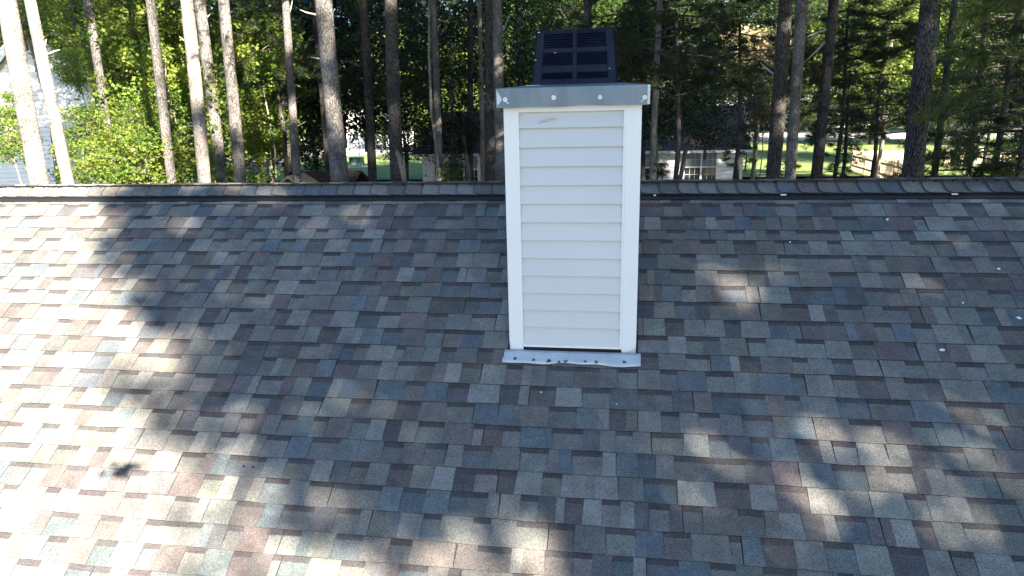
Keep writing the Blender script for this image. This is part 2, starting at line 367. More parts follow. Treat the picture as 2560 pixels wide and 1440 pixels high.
# front comb teeth are cut by the shade under the cap: caps every 147 mm, butt edge to the left
mb2 = MB(); V = []; S = []; I = []; Cc = []
while x < X1:
    c = rng.choice(PALX); k = rng.uniform(.85, 1.1); c = tuple(v*k for v in c); xa = x; xb = x+.147+.03
    hA = RV+.0085+rng.uniform(0, .005); hB = RV+.0012; sx = .138+rng.uniform(-.002, .002)
    def cp(xx, s, fr): u = (xx-xa)/(xb-xa); return hx(xx, s, hA*(1-u)+hB*u, fr)
    for fr in (True, False):
        # outline with rounded lower left corner, following the bend across the ridge
        out = [(xa, 0.0), (xa, sx*.5), (xa+.002, sx*.72), (xa+.008, sx*.87), (xa+.018, sx*.96), (xa+.032, sx), (xb, sx), (xb, 0.0)]
        n = len(V); V += [cp(px, s, fr) for px, s in out]; V += [hx(px, s, RV-.002, fr) for px, s in out]; m = len(out)
        S.append(m); I += list(range(n, n+m)) if fr else list(range(n+m-1, n-1, -1)); Cc.append(c)
        for q in range(m-1):
            f = (n+q, n+m+q, n+m+q+1, n+q+1); S.append(4); I += list(f if fr else f[::-1]); Cc.append((.03, .03, .03))
    # printed dark band at the right, before the next cap
    for fr in (True, False):
        n = len(V); b0 = xa+.147-.030; b1 = xa+.147+.012
        def cq(xx, s): u = (xx-xa)/(xb-xa); return hx(xx, s, hA*(1-u)+hB*u+.0004, fr)
        V += [cq(b0+.008, .0), cq(b0+.009, sx*.5), cq(b0+.020, sx*.99), cq(b1+.02, sx*.99), cq(b1, 0)]; S.append(5)
        I += [n, n+1, n+2, n+3, n+4] if fr else [n+4, n+3, n+2, n+1, n]; Cc.append(tuple(v*.62 for v in c))
    x += .147+rng.uniform(-.002, .002)
link('ridge_cap', np_mesh('ridge_cap', V, S, I, M['shingle'], col=np.array(Cc)), roof)
# small white tabs left on the vent, bird droppings on the shingles
def roofpt(px, py, h=0.0):
    d = ray(px, py); n = np.array(NO); t = (np.array(OX)@n)/(d@n); return Vector(d*t)+NO*h
for px in (1955, 2380, 1636):
    mb = MB()
    q = roofpt(px, 488); q = OX+Vector((q.x, 0, 0)); w2 = .02 if px > 1700 else .008
    P = [hx(q.x+dx, .15+ds, RV-.001+dh) for dx in (-w2, w2) for ds in (0, .012) for dh in (0, .006)]
    mb.add(P, [(0,1,3,2),(4,6,7,5),(0,4,5,1),(2,3,7,6),(0,2,6,4),(1,5,7,3)])
    mb.build('vent_tab', M['trim'], roof)
def blob(cx, cy, cz, r, n, rng, no, dn, spike=.35, th=.003):
    X = Vector((1, 0, 0)); c = Vector((cx, cy, cz)); mb = MB()
    ring = []
    for i in range(n):
        t = 2*math.pi*i/n; rr = r*rng.uniform(1-spike, 1+spike); ring.append(c+X*math.cos(t)*rr+dn*math.sin(t)*rr*.8)
    low = [p-no*th for p in ring]; vs = low+[p+no*.0 for p in ring]+[c+no*th*.6]
    fs = [(i, (i+1) % n, n+(i+1) % n, n+i) for i in range(n)]+[(n+i, n+(i+1) % n, 2*n) for i in range(n)]
    mb.add([v-HL for v in vs], fs); return mb
for px, py, r in ((2217, 552, .016), (1975, 608, .008), (2352, 877, .018), (2545, 797, .016), (2405, 760, .009), (1353, 983, .007), (1541, 1012, .007), (2495, 675, .010)):
    q = roofpt(px, py, .0135); blob(q.x, q.y, q.z, r*.75, 11, rng, NO, DN, .55).build('bird_dropping', M['sealant'], roof)
# a black sealed spot near the drone shade is left to real shade; pipe marks
for px, py in ((612, 1168), (634, 1170)):
    q = roofpt(px, py, .0135); blob(q.x, q.y, q.z, .008, 9, rng, NO, DN, .2).build('dark_fleck', M['tar'], roof)

# ------------------------------------------------------------------ chimney
CX0, CX1, CY = -.682, .131, 4.124; CB = 4.98; ZT = .0
ch = empty('chimney', (0, 0, 0), house)
def O(v): return (v[0]-HL.x, v[1]-HL.y, v[2]-HL.z)
def bx(mb, a, b, m=0): mb.box(O(a), O(b), m); return mb
def zroof(y, h=0.): return OX.z-(OX.y-y)*math.tan(AL)+h
zl = zroof(CY)                                     # roof height at the front face
# clapboards: each board leans out towards its lower edge
mb = MB(); pitch = .1135; ztop = -.045; nb = 13
for i in range(nb):
    z1 = ztop-(i-0)*pitch+.0 if i else ztop; z0 = ztop-.0885-(i)*pitch+(0 if i else 0)
    z1 = ztop if i == 0 else ztop-.0885-(i-1)*pitch; z0 = ztop-.0885-i*pitch
    if i == nb-1: z0 = -1.502
    yt, yb_, = CY+.024, CY+.003
    x0, x1 = CX0+.085, CX1-.085
    P = [(x0,yb_,z0),(x1,yb_,z0),(x1,yt,z1+.004),(x0,yt,z1+.004),(x0,yb_+.011,z0),(x1,yb_+.011,z0),(x1,CY+.034,z1+.004),(x0,CY+.034,z1+.004)]
    mb.add([O(p) for p in P], [(0,1,2,3),(7,6,5,4),(0,4,5,1),(1,5,6,2),(2,6,7,3),(3,7,4,0)])
# back wall behind the boards and side walls with the same laps
bx(mb, (CX0+.03, CY+.034, -2.0), (CX1-.03, CB, ZT+.02))
for sx, xx in ((-1, CX0), (1, CX1)):
    for i in range(nb):
        z1 = ztop if i == 0 else ztop-.0885-(i-1)*pitch; z0 = ztop-.0885-i*pitch
        xo = xx-sx*.004; xi = xx-sx*.016; xb_ = xx-sx*.032
        P = [(xo, CY+.08, z0), (xo, CB-.08, z0), (xi, CB-.08, z1), (xi, CY+.08, z1), (xb_, CY+.08, z0), (xb_, CB-.08, z0), (xb_, CB-.08, z1), (xb_, CY+.08, z1)]
        mb.add([O(p) for p in P], [(0,1,2,3),(7,6,5,4),(0,4,5,1),(1,5,6,2),(2,6,7,3),(3,7,4,0)])
mb.build('siding', M['siding'], ch)
def cornerpost(x0, x1, y0, y1, zb1, notch=0):
    mb = MB(); bx(mb, (x0, y0, zb1), (x1, y1, ZT+.005)); return mb
W = .092
for (x0, x1, y0, y1, zb1) in ((CX0, CX0+W, CY, CY+.08, -1.556), (CX1-W, CX1, CY, CY+.08, -1.552), (CX0, CX0+W, CB-.08, CB, -1.1), (CX1-W, CX1, CB-.08, CB, -1.1)):
    cornerpost(x0, x1, y0, y1, zb1).build('corner_trim', M['trim'], ch, bevel=.003)
mb = MB(); bx(mb, (CX0+W, CY-.001, -1.518), (CX1-W, CY+.014, -1.502)); mb.build('starter_strip', M['trim'], ch, bevel=.002)
mb = MB(); bx(mb, (CX0+W, CY+.002, ztop+.004), (CX1-W, CY+.02, .004)); bx(mb, (CX1-W-.012, CY+.001, -1.50), (CX1-W, CY+.018, ztop+.003)); mb.build('top_trim', M['trim'], ch)
# smudge on the first board
sm = MB()
for (x, z, rx, rz) in ((-.46, -.098, .028, .006), (-.42, -.089, .035, .006), (-.385, -.082, .02, .005)):
    pts = [(x+rx*math.cos(t)*random.Random(i).uniform(.7, 1), CY+.0035+0*t, z+rz*math.sin(t)+.25*rx*math.cos(t)) for i, t in enumerate([k*math.pi/5 for k in range(10)])]
    sm.add([O(p) for p in pts], [tuple(range(10))])
M['smudge'] = mat('grey_smudge', (.455, .455, .45), .6); sm.build('scuff_mark', M['smudge'], ch)
# near-black strip painting the shade under the siding, and bent apron flashing
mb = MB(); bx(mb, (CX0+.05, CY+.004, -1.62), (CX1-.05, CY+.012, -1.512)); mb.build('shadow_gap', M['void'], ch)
mb = MB(); nseg = 40; rr = random.Random(3)
def rp(x, s, h): p = OX+DN*s+NO*h; return (x-HL.x, p.y-HL.y, p.z-HL.z)
S0 = (OX.y-CY)/math.cos(AL)+.001
V = []; fx0, fx1 = -.712, .160
rows = 5
for j in range(rows):
    for i in range(nseg+1):
        u = i/nseg; x = fx0+(fx1-fx0)*u; t = j/(rows-1)
        low = S0+.101+.004*math.sin(u*9)+.004*math.sin(u*23+1)
        V.append(rp(x-(.006 if u < .01 else 0)*(t > .5), S0+(low-S0)*t, .019+.003*math.sin(u*11+t*2)*t+.0015*math.sin(u*31)*t))
Fq = [(j*(nseg+1)+i+(nseg+1), j*(nseg+1)+i+1+(nseg+1), j*(nseg+1)+i+1, j*(nseg+1)+i) for j in range(rows-1) for i in range(nseg)]
fl = link('apron_flashing', np_mesh('apron_flashing', V, [4]*len(Fq), Fq, M['flash'], smooth=True), ch)
so_ = fl.modifiers.new('thick', 'SOLIDIFY'); so_.thickness = .002
for sx, xx in ((-1, CX0), (1, CX1)):               # step flashing at the sides
    mb = MB()
    s = (OX.y-CB)/math.cos(AL)
    for k in range(8):
        sa = s+.02+k*.128; a = OX+DN*sa; b = OX+DN*(sa+.12)
        P = [(xx-sx*.002, a.y, a.z+.016), (xx-sx*.002, b.y, b.z+.016), (xx+sx*.012, b.y, b.z+.018), (xx+sx*.012, a.y, a.z+.018), (xx-sx*.002, a.y, a.z+.06), (xx-sx*.002, b.y, b.z+.06)]
        mb.add([O(p) for p in P], [(0,1,2,3),(0,4,5,1)])
    mb.build('step_flashing', M['hood'], ch)
for px, py, r, mt in ((1288, 902, .010, 'tar'), (1372, 908, .012, 'tar'), (1463, 909, .008, 'tar'), (1560, 911, .010, 'tar'), (1335, 905, .010, 'debris'), (1415, 909, .011, 'debris'), (1490, 911, .010, 'debris'), (1398, 910, .009, 'debris')):
    q = roofpt(px, py, .028); blob(q.x, q.y, q.z, r*1.0, 10, rng, NO, DN, .45, .007).build('sealant_dab' if mt == 'tar' else 'debris_clump', M[mt], ch)
# metal chase cover
KX0, KX1, KY0, KY1 = -.717, .172, 4.08, 5.03; KZ0, KZ1 = -.010, .097
mb = MB(); n = 24
def lipz(u): return -.004*math.sin(u*7+.5)*u-.002*math.sin(u*19)
ring_lo, ring_hi = [], []
def edge(x0, y0, x1, y1, nn):
    for i in range(nn):
        u = i/nn; ring_lo.append((x0+(x1-x0)*u, y0+(y1-y0)*u, KZ0+lipz(u)-.002)); ring_hi.append((x0+(x1-x0)*u, y0+(y1-y0)*u, KZ1))
edge(KX0, KY0, KX1, KY0, n); edge(KX1, KY0, KX1, KY1, 6); edge(KX1, KY1, KX0, KY1, n); edge(KX0, KY1, KX0, KY0, 6)
R_ = len(ring_lo); HX, HY, HZ = -.267, 4.555, .115
inner = [(HX-.30 if x < HX else HX+.30, 4.23 if y < HY else 4.88, HZ) for x, y, z in ring_hi]
inner = []
for x, y, z in ring_hi:
    inner.append((max(HX-.29, min(HX+.29, x)), max(4.235, min(4.875, y)), HZ))
vs = ring_lo+ring_hi+inner
fs = [(i, (i+1) % R_, R_+(i+1) % R_, R_+i) for i in range(R_)]+[(R_+i, R_+(i+1) % R_, 2*R_+(i+1) % R_, 2*R_+i) for i in range(R_)]+[tuple(2*R_+i for i in range(R_))]
mb.add([O(v) for v in vs], fs)
cc = mb.build('chase_cover', M['galv'], ch); k = cc.modifiers.new('thick', 'SOLIDIFY'); k.thickness = .0015
# seams at the lip corners
mb = MB(); bx(mb, (KX1-.014, KY0-.003, KZ0), (KX1+.001, KY0+.001, KZ1-.001)); mb.build('corner_seam', M['flash'], ch)
mb = MB(); mb.add([O(v) for v in ((KX0+.004, KY0-.0015, KZ1-.004), (KX0+.006, KY0-.0015, KZ0+.02), (KX0+.012, KY0-.0015, KZ0+.015), (KX0+.036, KY0-.0015, KZ0+.045))], [(0,1,2,3)]); mb.build('corner_seam', M['flash'], ch)
for px, py, r in ((1263, 249, .013), (1384, 244, .0135), (1500, 243, .012), (1612, 243, .0125)):
    d = ray(px, py); p = d*(KY0/d[1]); mb = MB(); rr = random.Random(px); nn = 14
    mb.tube([O((p[0], KY0-.0005, p[2])), O((p[0], KY0-.0035, p[2]))], [r, r*.93], nn, 0, .10, rr)
    if px in (1263, 1612):
        q = -1 if px > 1500 else 1
        mb.add([O((p[0]-q*.004, KY0-.003, p[2]-.004)), O((p[0]+q*.004, KY0-.003, p[2]-.008)), O((p[0]+q*.024, KY0-.003, p[2]-.024)), O((p[0]+q*.014, KY0-.003, p[2]-.023))], [(0,1,2,3)])
    mb.build('sealant_dab', M['sealant'], ch)
    m2 = MB(); m2.tube([O((p[0], KY0-.003, p[2])), O((p[0], KY0-.008, p[2]))], .003, 6); m2.build('screw_head', M['galv'], ch)
# louvred hood: tapered box with real slots
hood = empty('vent_hood', (0, 0, 0), ch)
zb_, zt_ = .106, .424; hw0, hw1 = .258, .2285; hd0, hd1 = .30, .262; HCY = 4.25+hd0
def hpt(u, z, out=0., side='f'):                   # u -1..1 across the face, z height
    t = (z-zb_)/(zt_-zb_); hw = hw0+(hw1-hw0)*t; hd = hd0+(hd1-hd0)*t
    if side == 'f': return O((HX+u*hw, HCY-hd-out, z))
    if side == 'b': return O((HX-u*hw, HCY+hd+out, z))
    if side == 'r': return O((HX+hw+out, HCY+u*hd, z))
    return O((HX-hw-out, HCY-u*hd, z))
mb = MB(); ms = MB(); T = .010
groups = [(.414, .316+.012, 6), (.300, .228, 6), (.185, .150, 4)]
def hq(side, u0, u1, z0, z1, o0, o1, mbx):
    P = [hpt(u0, z0, o0, side), hpt(u1, z0, o0, side), hpt(u1, z1, o1, side), hpt(u0, z1, o1, side)]
    Q = [hpt(u0, z0, o0-T, side), hpt(u1, z0, o0-T, side), hpt(u1, z1, o1-T, side), hpt(u0, z1, o1-T, side)]
    mbx.add(P+Q, [(0,1,2,3),(7,6,5,4),(0,4,5,1),(1,5,6,2),(2,6,7,3),(3,7,4,0)])
for side in 'fbrl':
    ul = (-1, -.785, -.055, .055, .785, 1) if side in 'fb' else (-1, -.8, -.06, .06, .8, 1)
    for a, b in ((0, 1), (2, 3), (4, 5)): hq(side, ul[a], ul[b], zb_, zt_, 0, 0, mb)
    for a, b in ((1, 2), (3, 4)):
        u0, u1 = ul[a], ul[b]
        bands = [(zt_, groups[0][0]), (groups[0][1], groups[1][0]), (groups[1][1], groups[2][0]), (groups[2][1], zb_)]
        for z1, z0 in bands: hq(side, u0, u1, z0, z1, -.003, -.003, mb)
        for zt2, zb2, ns in groups:
            st = (zt2-zb2)/ns
            for k in range(ns):
                z1 = zt2-k*st; hq(side, u0, u1, z1-st*.76, z1-st*.04, .013, .001, ms)
mb.add([hpt(-1.0, zt_, .004), hpt(1.0, zt_, .004), hpt(-1.0, zt_, .004, 'b'), hpt(1.0, zt_, .004, 'b'),
        tuple(Vector(hpt(-1.0, zt_, .004))+Vector((0, 0, .006))), tuple(Vector(hpt(1.0, zt_, .004))+Vector((0, 0, .006))),
        tuple(Vector(hpt(-1.0, zt_, .004, 'b'))+Vector((0, 0, .006))), tuple(Vector(hpt(1.0, zt_, .004, 'b'))+Vector((0, 0, .006)))],
       [(0,1,5,4),(1,2,6,5),(2,3,7,6),(3,0,4,7),(4,5,6,7),(3,2,1,0)])
# merged into the chimney as sub-parts
hood_b = mb.build('vent_hood', M['hood'], ch, bevel=.0015); ms.build('louvre', M['hood'], ch)
m2 = MB(); m2.frustum((HX-HL.x, HCY-HL.y, .125-HL.z, hw0-.05, hd0-.05), (HX-HL.x, HCY-HL.y, .42-HL.z, hw1-.05, hd1-.05)); m2.build('flue_screen', M['void'], ch)  # near-black core painting the dark behind the louvres
bpy.data.objects.remove(hood)
mb = MB(); mb.box(O((KX0+.16, 4.20, .112)), O((KX0+.25, 4.24, .1145))); mb.build('cover_patch', M['flash'], ch)
# paint chips and debris on hood
mb = MB()
for px, py, a, b in ((1347, 81, .005, .002), (1337, 150, .0012, .004), (1340, 151, .003, .001), (1388, 132, .004, .0012), (1524, 171, .003, .002), (1327, 214, .006, .003)):
    p = atY(px, py, 4.236 if py > 100 else 4.27); mb = MB(); mb.box(O((p.x-a, p.y-.001, p.z-b)), O((p.x+a, p.y+.002, p.z+b))); mb.build('paint_chip', M['sealant'], ch)
# twig lying on the flashing
a, b = roofpt(1541, 905, .030), roofpt(1572, 888, .034); mb = MB()
mid = (a+b)/2+Vector((0, -.004, .003)); mb.tube([a, mid, b, roofpt(1590, 882, .03)], [.0012, .002, .0026, .002], 6)
tag(mb.build('twig', M['deadwood']), 'thin brown twig lying on the bright flashing at the foot of the chimney, right end', 'twig')

V = []; rn = random.Random(5)
for k in range(90):
    x = rn.uniform(-6, 3.2); kk = rn.randrange(2, 26); s = sline(kk, x)+rn.choice((.004, .006, rn.uniform(0, .13))); a = rn.gauss(0, .5) if rn.random() < .7 else rn.uniform(0, 3.1); ln = rn.uniform(.03, .075)
    if -.8 < x < .25 and s < 1.62: continue
    c = OX+DN*s+NO*.0135; c.x = x; d = Vector((math.cos(a), 0, 0))+DN*math.sin(a); nn = NO.cross(d).normalized()*.0011; V += [tuple(c-d*ln/2-nn), tuple(c-d*ln/2+nn), tuple(c+d*ln/2+nn), tuple(c+d*ln/2-nn)]
M['dryneedle'] = mat('dry_needle', (.14, .09, .045), .8)
tag(link('pine_needles', np_mesh('pine_needles', V, [4]*(len(V)//4), list(range(len(V))), M['dryneedle'])), 'a few dry pine needles scattered over the shingles', 'pine needles', kind='stuff')

# drone that casts the small shade on the sunny shingles (it carries the camera)
M['drone'] = mat('grey_drone_plastic', (.25, .26, .27), .4)
dr = empty('drone', Vector(SUN)*.15); tag(dr, 'small drone above the roof whose shadow is the dark blot on the sunlit shingles', 'drone')
mb = MB(); mb.frustum((0, -.02, -.02, .03, .06), (0, -.02, .02, .036, .07)); mb.build('body', M['drone'], dr, bevel=.008)
for sx in (-1, 1):
    for sy in (-1, .28):
        mb = MB(); e = Vector((sx*.085, sy*.085-.02, .02)); mb.tube([(sx*.028, -.02+sy*.04, .0), e], [.009, .007], 6); mb.tube([e-Vector((0, 0, .02)), e+Vector((0, 0, .012))], .012, 8)
        arm = mb.build('arm', M['drone'], dr); m2 = MB(); mt = Matrix.Translation(e+Vector((0, 0, .015))) @ Matrix.Rotation(sx*sy+.5, 4, 'Z')
        m2.box((-.055, -.006, 0), (.055, .006, .002), 0, mt); m2.build('propeller', M['black'], arm)

# ------------------------------------------------------------------ foliage meshes
LEAF = np.array([(0, 0, 0), (.34, .02, .06), (.22, .38, .03), (.52, .60, .10), (.17, .66, .03), (0, 1.1, 0), (-.17, .66, .03), (-.52, .60, .10), (-.22, .38, .03), (-.34, .02, .06)])
LEAF4 = np.array([(0, 0, 0), (.42, .5, .08), (0, 1.05, 0), (-.42, .5, .08)])
def rotations(n, rs, flat=.0):
    # random orthonormal frames; flat pulls the leaf normal towards +z
    nrm = rs.normal(size=(n, 3)); nrm[:, 2] = np.abs(nrm[:, 2])+flat; nrm /= np.linalg.norm(nrm, axis=1)[:, None]
    t = rs.normal(size=(n, 3)); t -= nrm*np.sum(t*nrm, 1)[:, None]; t /= np.linalg.norm(t, axis=1)[:, None]
    return np.stack([np.cross(t, nrm), t, nrm], axis=1)
def leaves(P, size, rs, m, name='crown', flat=.6, shape=LEAF, tone=None):
    n = len(P); R = rotations(n, rs, flat); s = size*rs.uniform(.65, 1.25, n)
    V = np.einsum('kc,ncd->nkd', shape, R)*s[:, None, None]+P[:, None, :]
    k = len(shape); t = tone if tone is not None else rs.random(n)
    return np_mesh(name, V, [k]*n, np.arange(n*k), m, tone=t)
def decid(seed, R, H, nl, per, size, flat=.35, fill=.9):
    """limb skeleton plus leaf sprays around the twig ends; local origin at crown centre"""
    rs = np.random.RandomState(seed); rg = random.Random(seed); mb = MB(); pts = []; tone = []
    mb.tube([(0, 0, -H*.62), (rg.uniform(-.1, .1)*R, 0, 0), (0, rg.uniform(-.1, .1)*R, H*.4)], [.035*R, .02*R, .006*R], 6)
    for i in range(nl):
        z = H*(-.46+.92*(i+rg.random())/nl); a = i*2.4+rg.uniform(-.5, .5); rr = R*math.sqrt(max(.12, 1-(z/(H*.52))**2))*rg.uniform(.55, 1.08)
        d = Vector((math.cos(a), math.sin(a), 0)); z0 = z-.25*rr-.1
        p0 = Vector((0, 0, max(z0, -H*.6))); p1 = d*rr*.5+Vector((0, 0, z-.05*rr)); p2 = d*rr+Vector((rg.uniform(-.1, .1), rg.uniform(-.1, .1), z+rg.uniform(-.1, .15)*R))
        mb.tube([p0, p1, p2], [.012*R, .007*R, .002*R], 4, cap=False)
        lt = rg.random()
        for j in range(5):
            t = (.45, .65, .85, 1., .75)[j]; c = p0.lerp(p2, t) if j < 4 else p1.lerp(p2, .6)
            c = c+Vector((rg.uniform(-.22, .22), rg.uniform(-.22, .22), rg.uniform(-.1, .12)))*R
            mb.tube([p1.lerp(p2, max(0, t-.4)), c], [.004*R, .0012*R], 3, cap=False)
            n = int(per*rg.uniform(.5, 1.3)); sp = R*rg.uniform(.13, .24)
            q = rs.normal(size=(n, 3))*np.array([sp, sp, sp*.5]); pts.append(q+np.array(c)); tone.append(np.clip(rs.normal(.25+.5*lt, .17, n), 0, 1))
    P = np.concatenate(pts); return mb, P, np.concatenate(tone), rs
def decid_var(seed, R, H, nl, per, size, mats, shape=LEAF):
    mb, P, tn, rs = decid(seed, R, H, nl, per, size)
    br = np_mesh('branch', mb.V, [len(f) for f in mb.F], [i for f in mb.F for i in f], M['bark_smooth'], smooth=True)
    base = leaves(P, size, rs, M[mats[0]], 'crown', .5, shape, tn); out = {mats[0]: (br, base)}
    for k in mats[1:]:
        c = base.copy(); c.materials[0] = M[k]; out[k] = (br, c)
    return out
DV = [decid_var(21, 3.0, 5.5, 46, 60, .125, ['leaf_lit', 'leaf_green', 'leaf_dark']), decid_var(22, 2.6, 6.5, 44, 56, .115, ['leaf_lit', 'leaf_green', 'leaf_dark', 'leaf_autumn'])]
DS = [decid_var(31, 1.2, 1.9, 20, 34, .105, ['leaf_lit', 'leaf_green', 'leaf_dark', 'leaf_autumn'])]
DB_ = [decid_var(41, 5.0, 11, 60, 62, .26, ['leaf_lit', 'leaf_green', 'leaf_dark', 'leaf_autumn'], LEAF4), decid_var(42, 4.2, 12, 60, 62, .24, ['leaf_lit', 'leaf_green', 'leaf_dark'], LEAF4)]

def tufts(P, D, ln, nn, rs, m, wid=.0045, name='crown'):
    """bunches of long needles at points P pointing along D"""
    n = len(P); D = D/np.linalg.norm(D, axis=1)[:, None]
    dirs = rs.normal(size=(n, nn, 3)); dirs /= np.linalg.norm(dirs, axis=2)[:, :, None]
    dirs = dirs*.95+D[:, None, :]*.75; dirs /= np.linalg.norm(dirs, axis=2)[:, :, None]
    L_ = ln*rs.uniform(.7, 1.1, (n, nn, 1)); side = np.cross(dirs, rs.normal(size=(n, nn, 3))); side /= np.linalg.norm(side, axis=2)[:, :, None]+1e-9
    b = P[:, None, :]+D[:, None, :]*rs.uniform(-.05, .03, (n, nn, 1)); tip = b+dirs*L_; tip[:, :, 2] -= .12*L_[:, :, 0]
    V = np.stack([b-side*wid, b+side*wid, tip], axis=2).reshape(-1, 3)
    tn = np.repeat(np.clip(rs.normal(.5, .22, n), 0, .93), nn); tn[rs.random(n*nn) < .03] = 1.
    return np_mesh(name, V, [3]*(n*nn), np.arange(n*nn*3), m, tone=tn)
def pine_var(seed, R, H, nl, nt_, mats, nn=20, ln=.2, droop=.1, wid=.0045):
    rg = random.Random(seed); rs = np.random.RandomState(seed); mb = MB(); P = []; D = []
    for i in range(nl):
        z = H*(-.5+(i+rg.random())/nl); a = i*2.39996+rg.uniform(-.4, .4); t = (z/H+.5); rr = R*(1-.55*t)*rg.uniform(.6, 1.1)
        d = Vector((math.cos(a), math.sin(a), 0)); up = rg.uniform(-.35, .45); a += rg.uniform(-.5, .5)
        p0 = Vector((0, 0, z)); p1 = p0+d*rr*.5+Vector((0, 0, up*rr*.3)); p2 = p0+d*rr+Vector((0, 0, (up-droop)*rr))
        mb.tube([p0, p1, p2], [.022+.008*rr, .014, .005], 5, cap=False)
        for j in range(nt_):
            t = rg.uniform(.35, 1.0)**.8; b = (p0.lerp(p1, t*2) if t < .5 else p1.lerp(p2, t*2-1))
            sd = (d.cross(Vector((0, 0, 1)))*rg.choice((-1, 1))*rg.uniform(.3, 1)+d*rg.uniform(.3, 1)+Vector((0, 0, rg.uniform(-.15, .45)))).normalized()
            ll = rr*rg.uniform(.08, .34)*(1.25-t*.6); e = b+sd*ll
            if rg.random() < .5: mb.tube([b, e], [.006, .003], 3, cap=False)
            P.append(e); D.append(sd)
            if ll > .3: P.append(b.lerp(e, .55)); D.append(sd)
    br = np_mesh('branch', mb.V, [len(f) for f in mb.F], [i for f in mb.F for i in f], M['bark_dark'], smooth=True)
    P = np.array([tuple(p) for p in P]); D = np.array([tuple(p) for p in D])
    base = tufts(P, D, ln, nn, rs, M[mats[0]], wid); out = {mats[0]: (br, base)}
    for k in mats[1:]:
        c = base.copy(); c.materials[0] = M[k]; out[k] = (br, c)
    return out
PV = [pine_var(51, 2.6, 4.2, 34, 34, ['needle', 'needle_fresh'], 22, .21, .15), pine_var(52, 2.2, 5.2, 36, 30, ['needle', 'needle_fresh'], 22, .2, .3)]
PF = [pine_var(61, 3.4, 8.0, 44, 30, ['needle', 'needle_fresh'], 18, .42, .15, .012)]
PN = [pine_var(55, 2.6, 4.0, 26, 20, ['needle_fresh'], 20, .25, .2, .006)]
PSM = [pine_var(71, 1.0, 1.6, 12, 14, ['needle', 'needle_fresh'], 24, .2, .2)]

def put_crown(root, var, key, c, s=1., rz=0., parent=None, sz=1.):
    br, cr = var[key]; out = []
    for nm, me in (('branch', br), ('crown', cr)):
        o = link(nm, me, root); o.location = Vector(c)-Vector(root.location); o.scale = (s, s, s*sz); o.rotation_euler = (0, 0, rz); out.append(o)
    return out

# ------------------------------------------------------------------ pines with bare trunks
def trunk_obj(root, p0, p1, r0, r1, seed, m, parent_name='trunk', wob=.03, sides=16):
    """p0 base, p1 top in world; tapered, slightly crooked, built relative to the root"""
    rg = random.Random(seed); n = 30; pts = []; rad = []; a1, a2 = rg.uniform(0, 6), rg.uniform(0, 6); R0 = Vector(root.location)
    for i in range(n+1):
        t = i/n; p = Vector(p0).lerp(Vector(p1), t); e = math.sin(math.pi*t)
        p += Vector((math.sin(t*7+a1), math.sin(t*9+a2), 0))*wob*1.0
        pts.append(p-R0); rad.append((r0+(r1-r0)*t)*(1+.25*max(0, .06-t)/.06)*(1+rg.uniform(-.025, .025)))
    mb = MB(); mb.tube(pts, rad, sides, 0, .035, rg); return mb.build(parent_name, M[m], root, smooth=True)
def stub(root, p, d, ln, r, seed=0, m='deadwood', name='dead_branch'):
    rg = random.Random(seed); p = Vector(p)-Vector(root.location); d = Vector(d).normalized(); pts = [p]; q = p.copy()
    for i in range(4): q = q+(d+Vector((rg.uniform(-.2, .2), rg.uniform(-.2, .2), rg.uniform(-.15, .15)))).normalized()*ln/4; pts.append(q.copy())
    mb = MB(); mb.tube(pts, [r, r*.8, r*.6, r*.45, r*.2], 5); return mb.build(name, M[m], root, smooth=True)

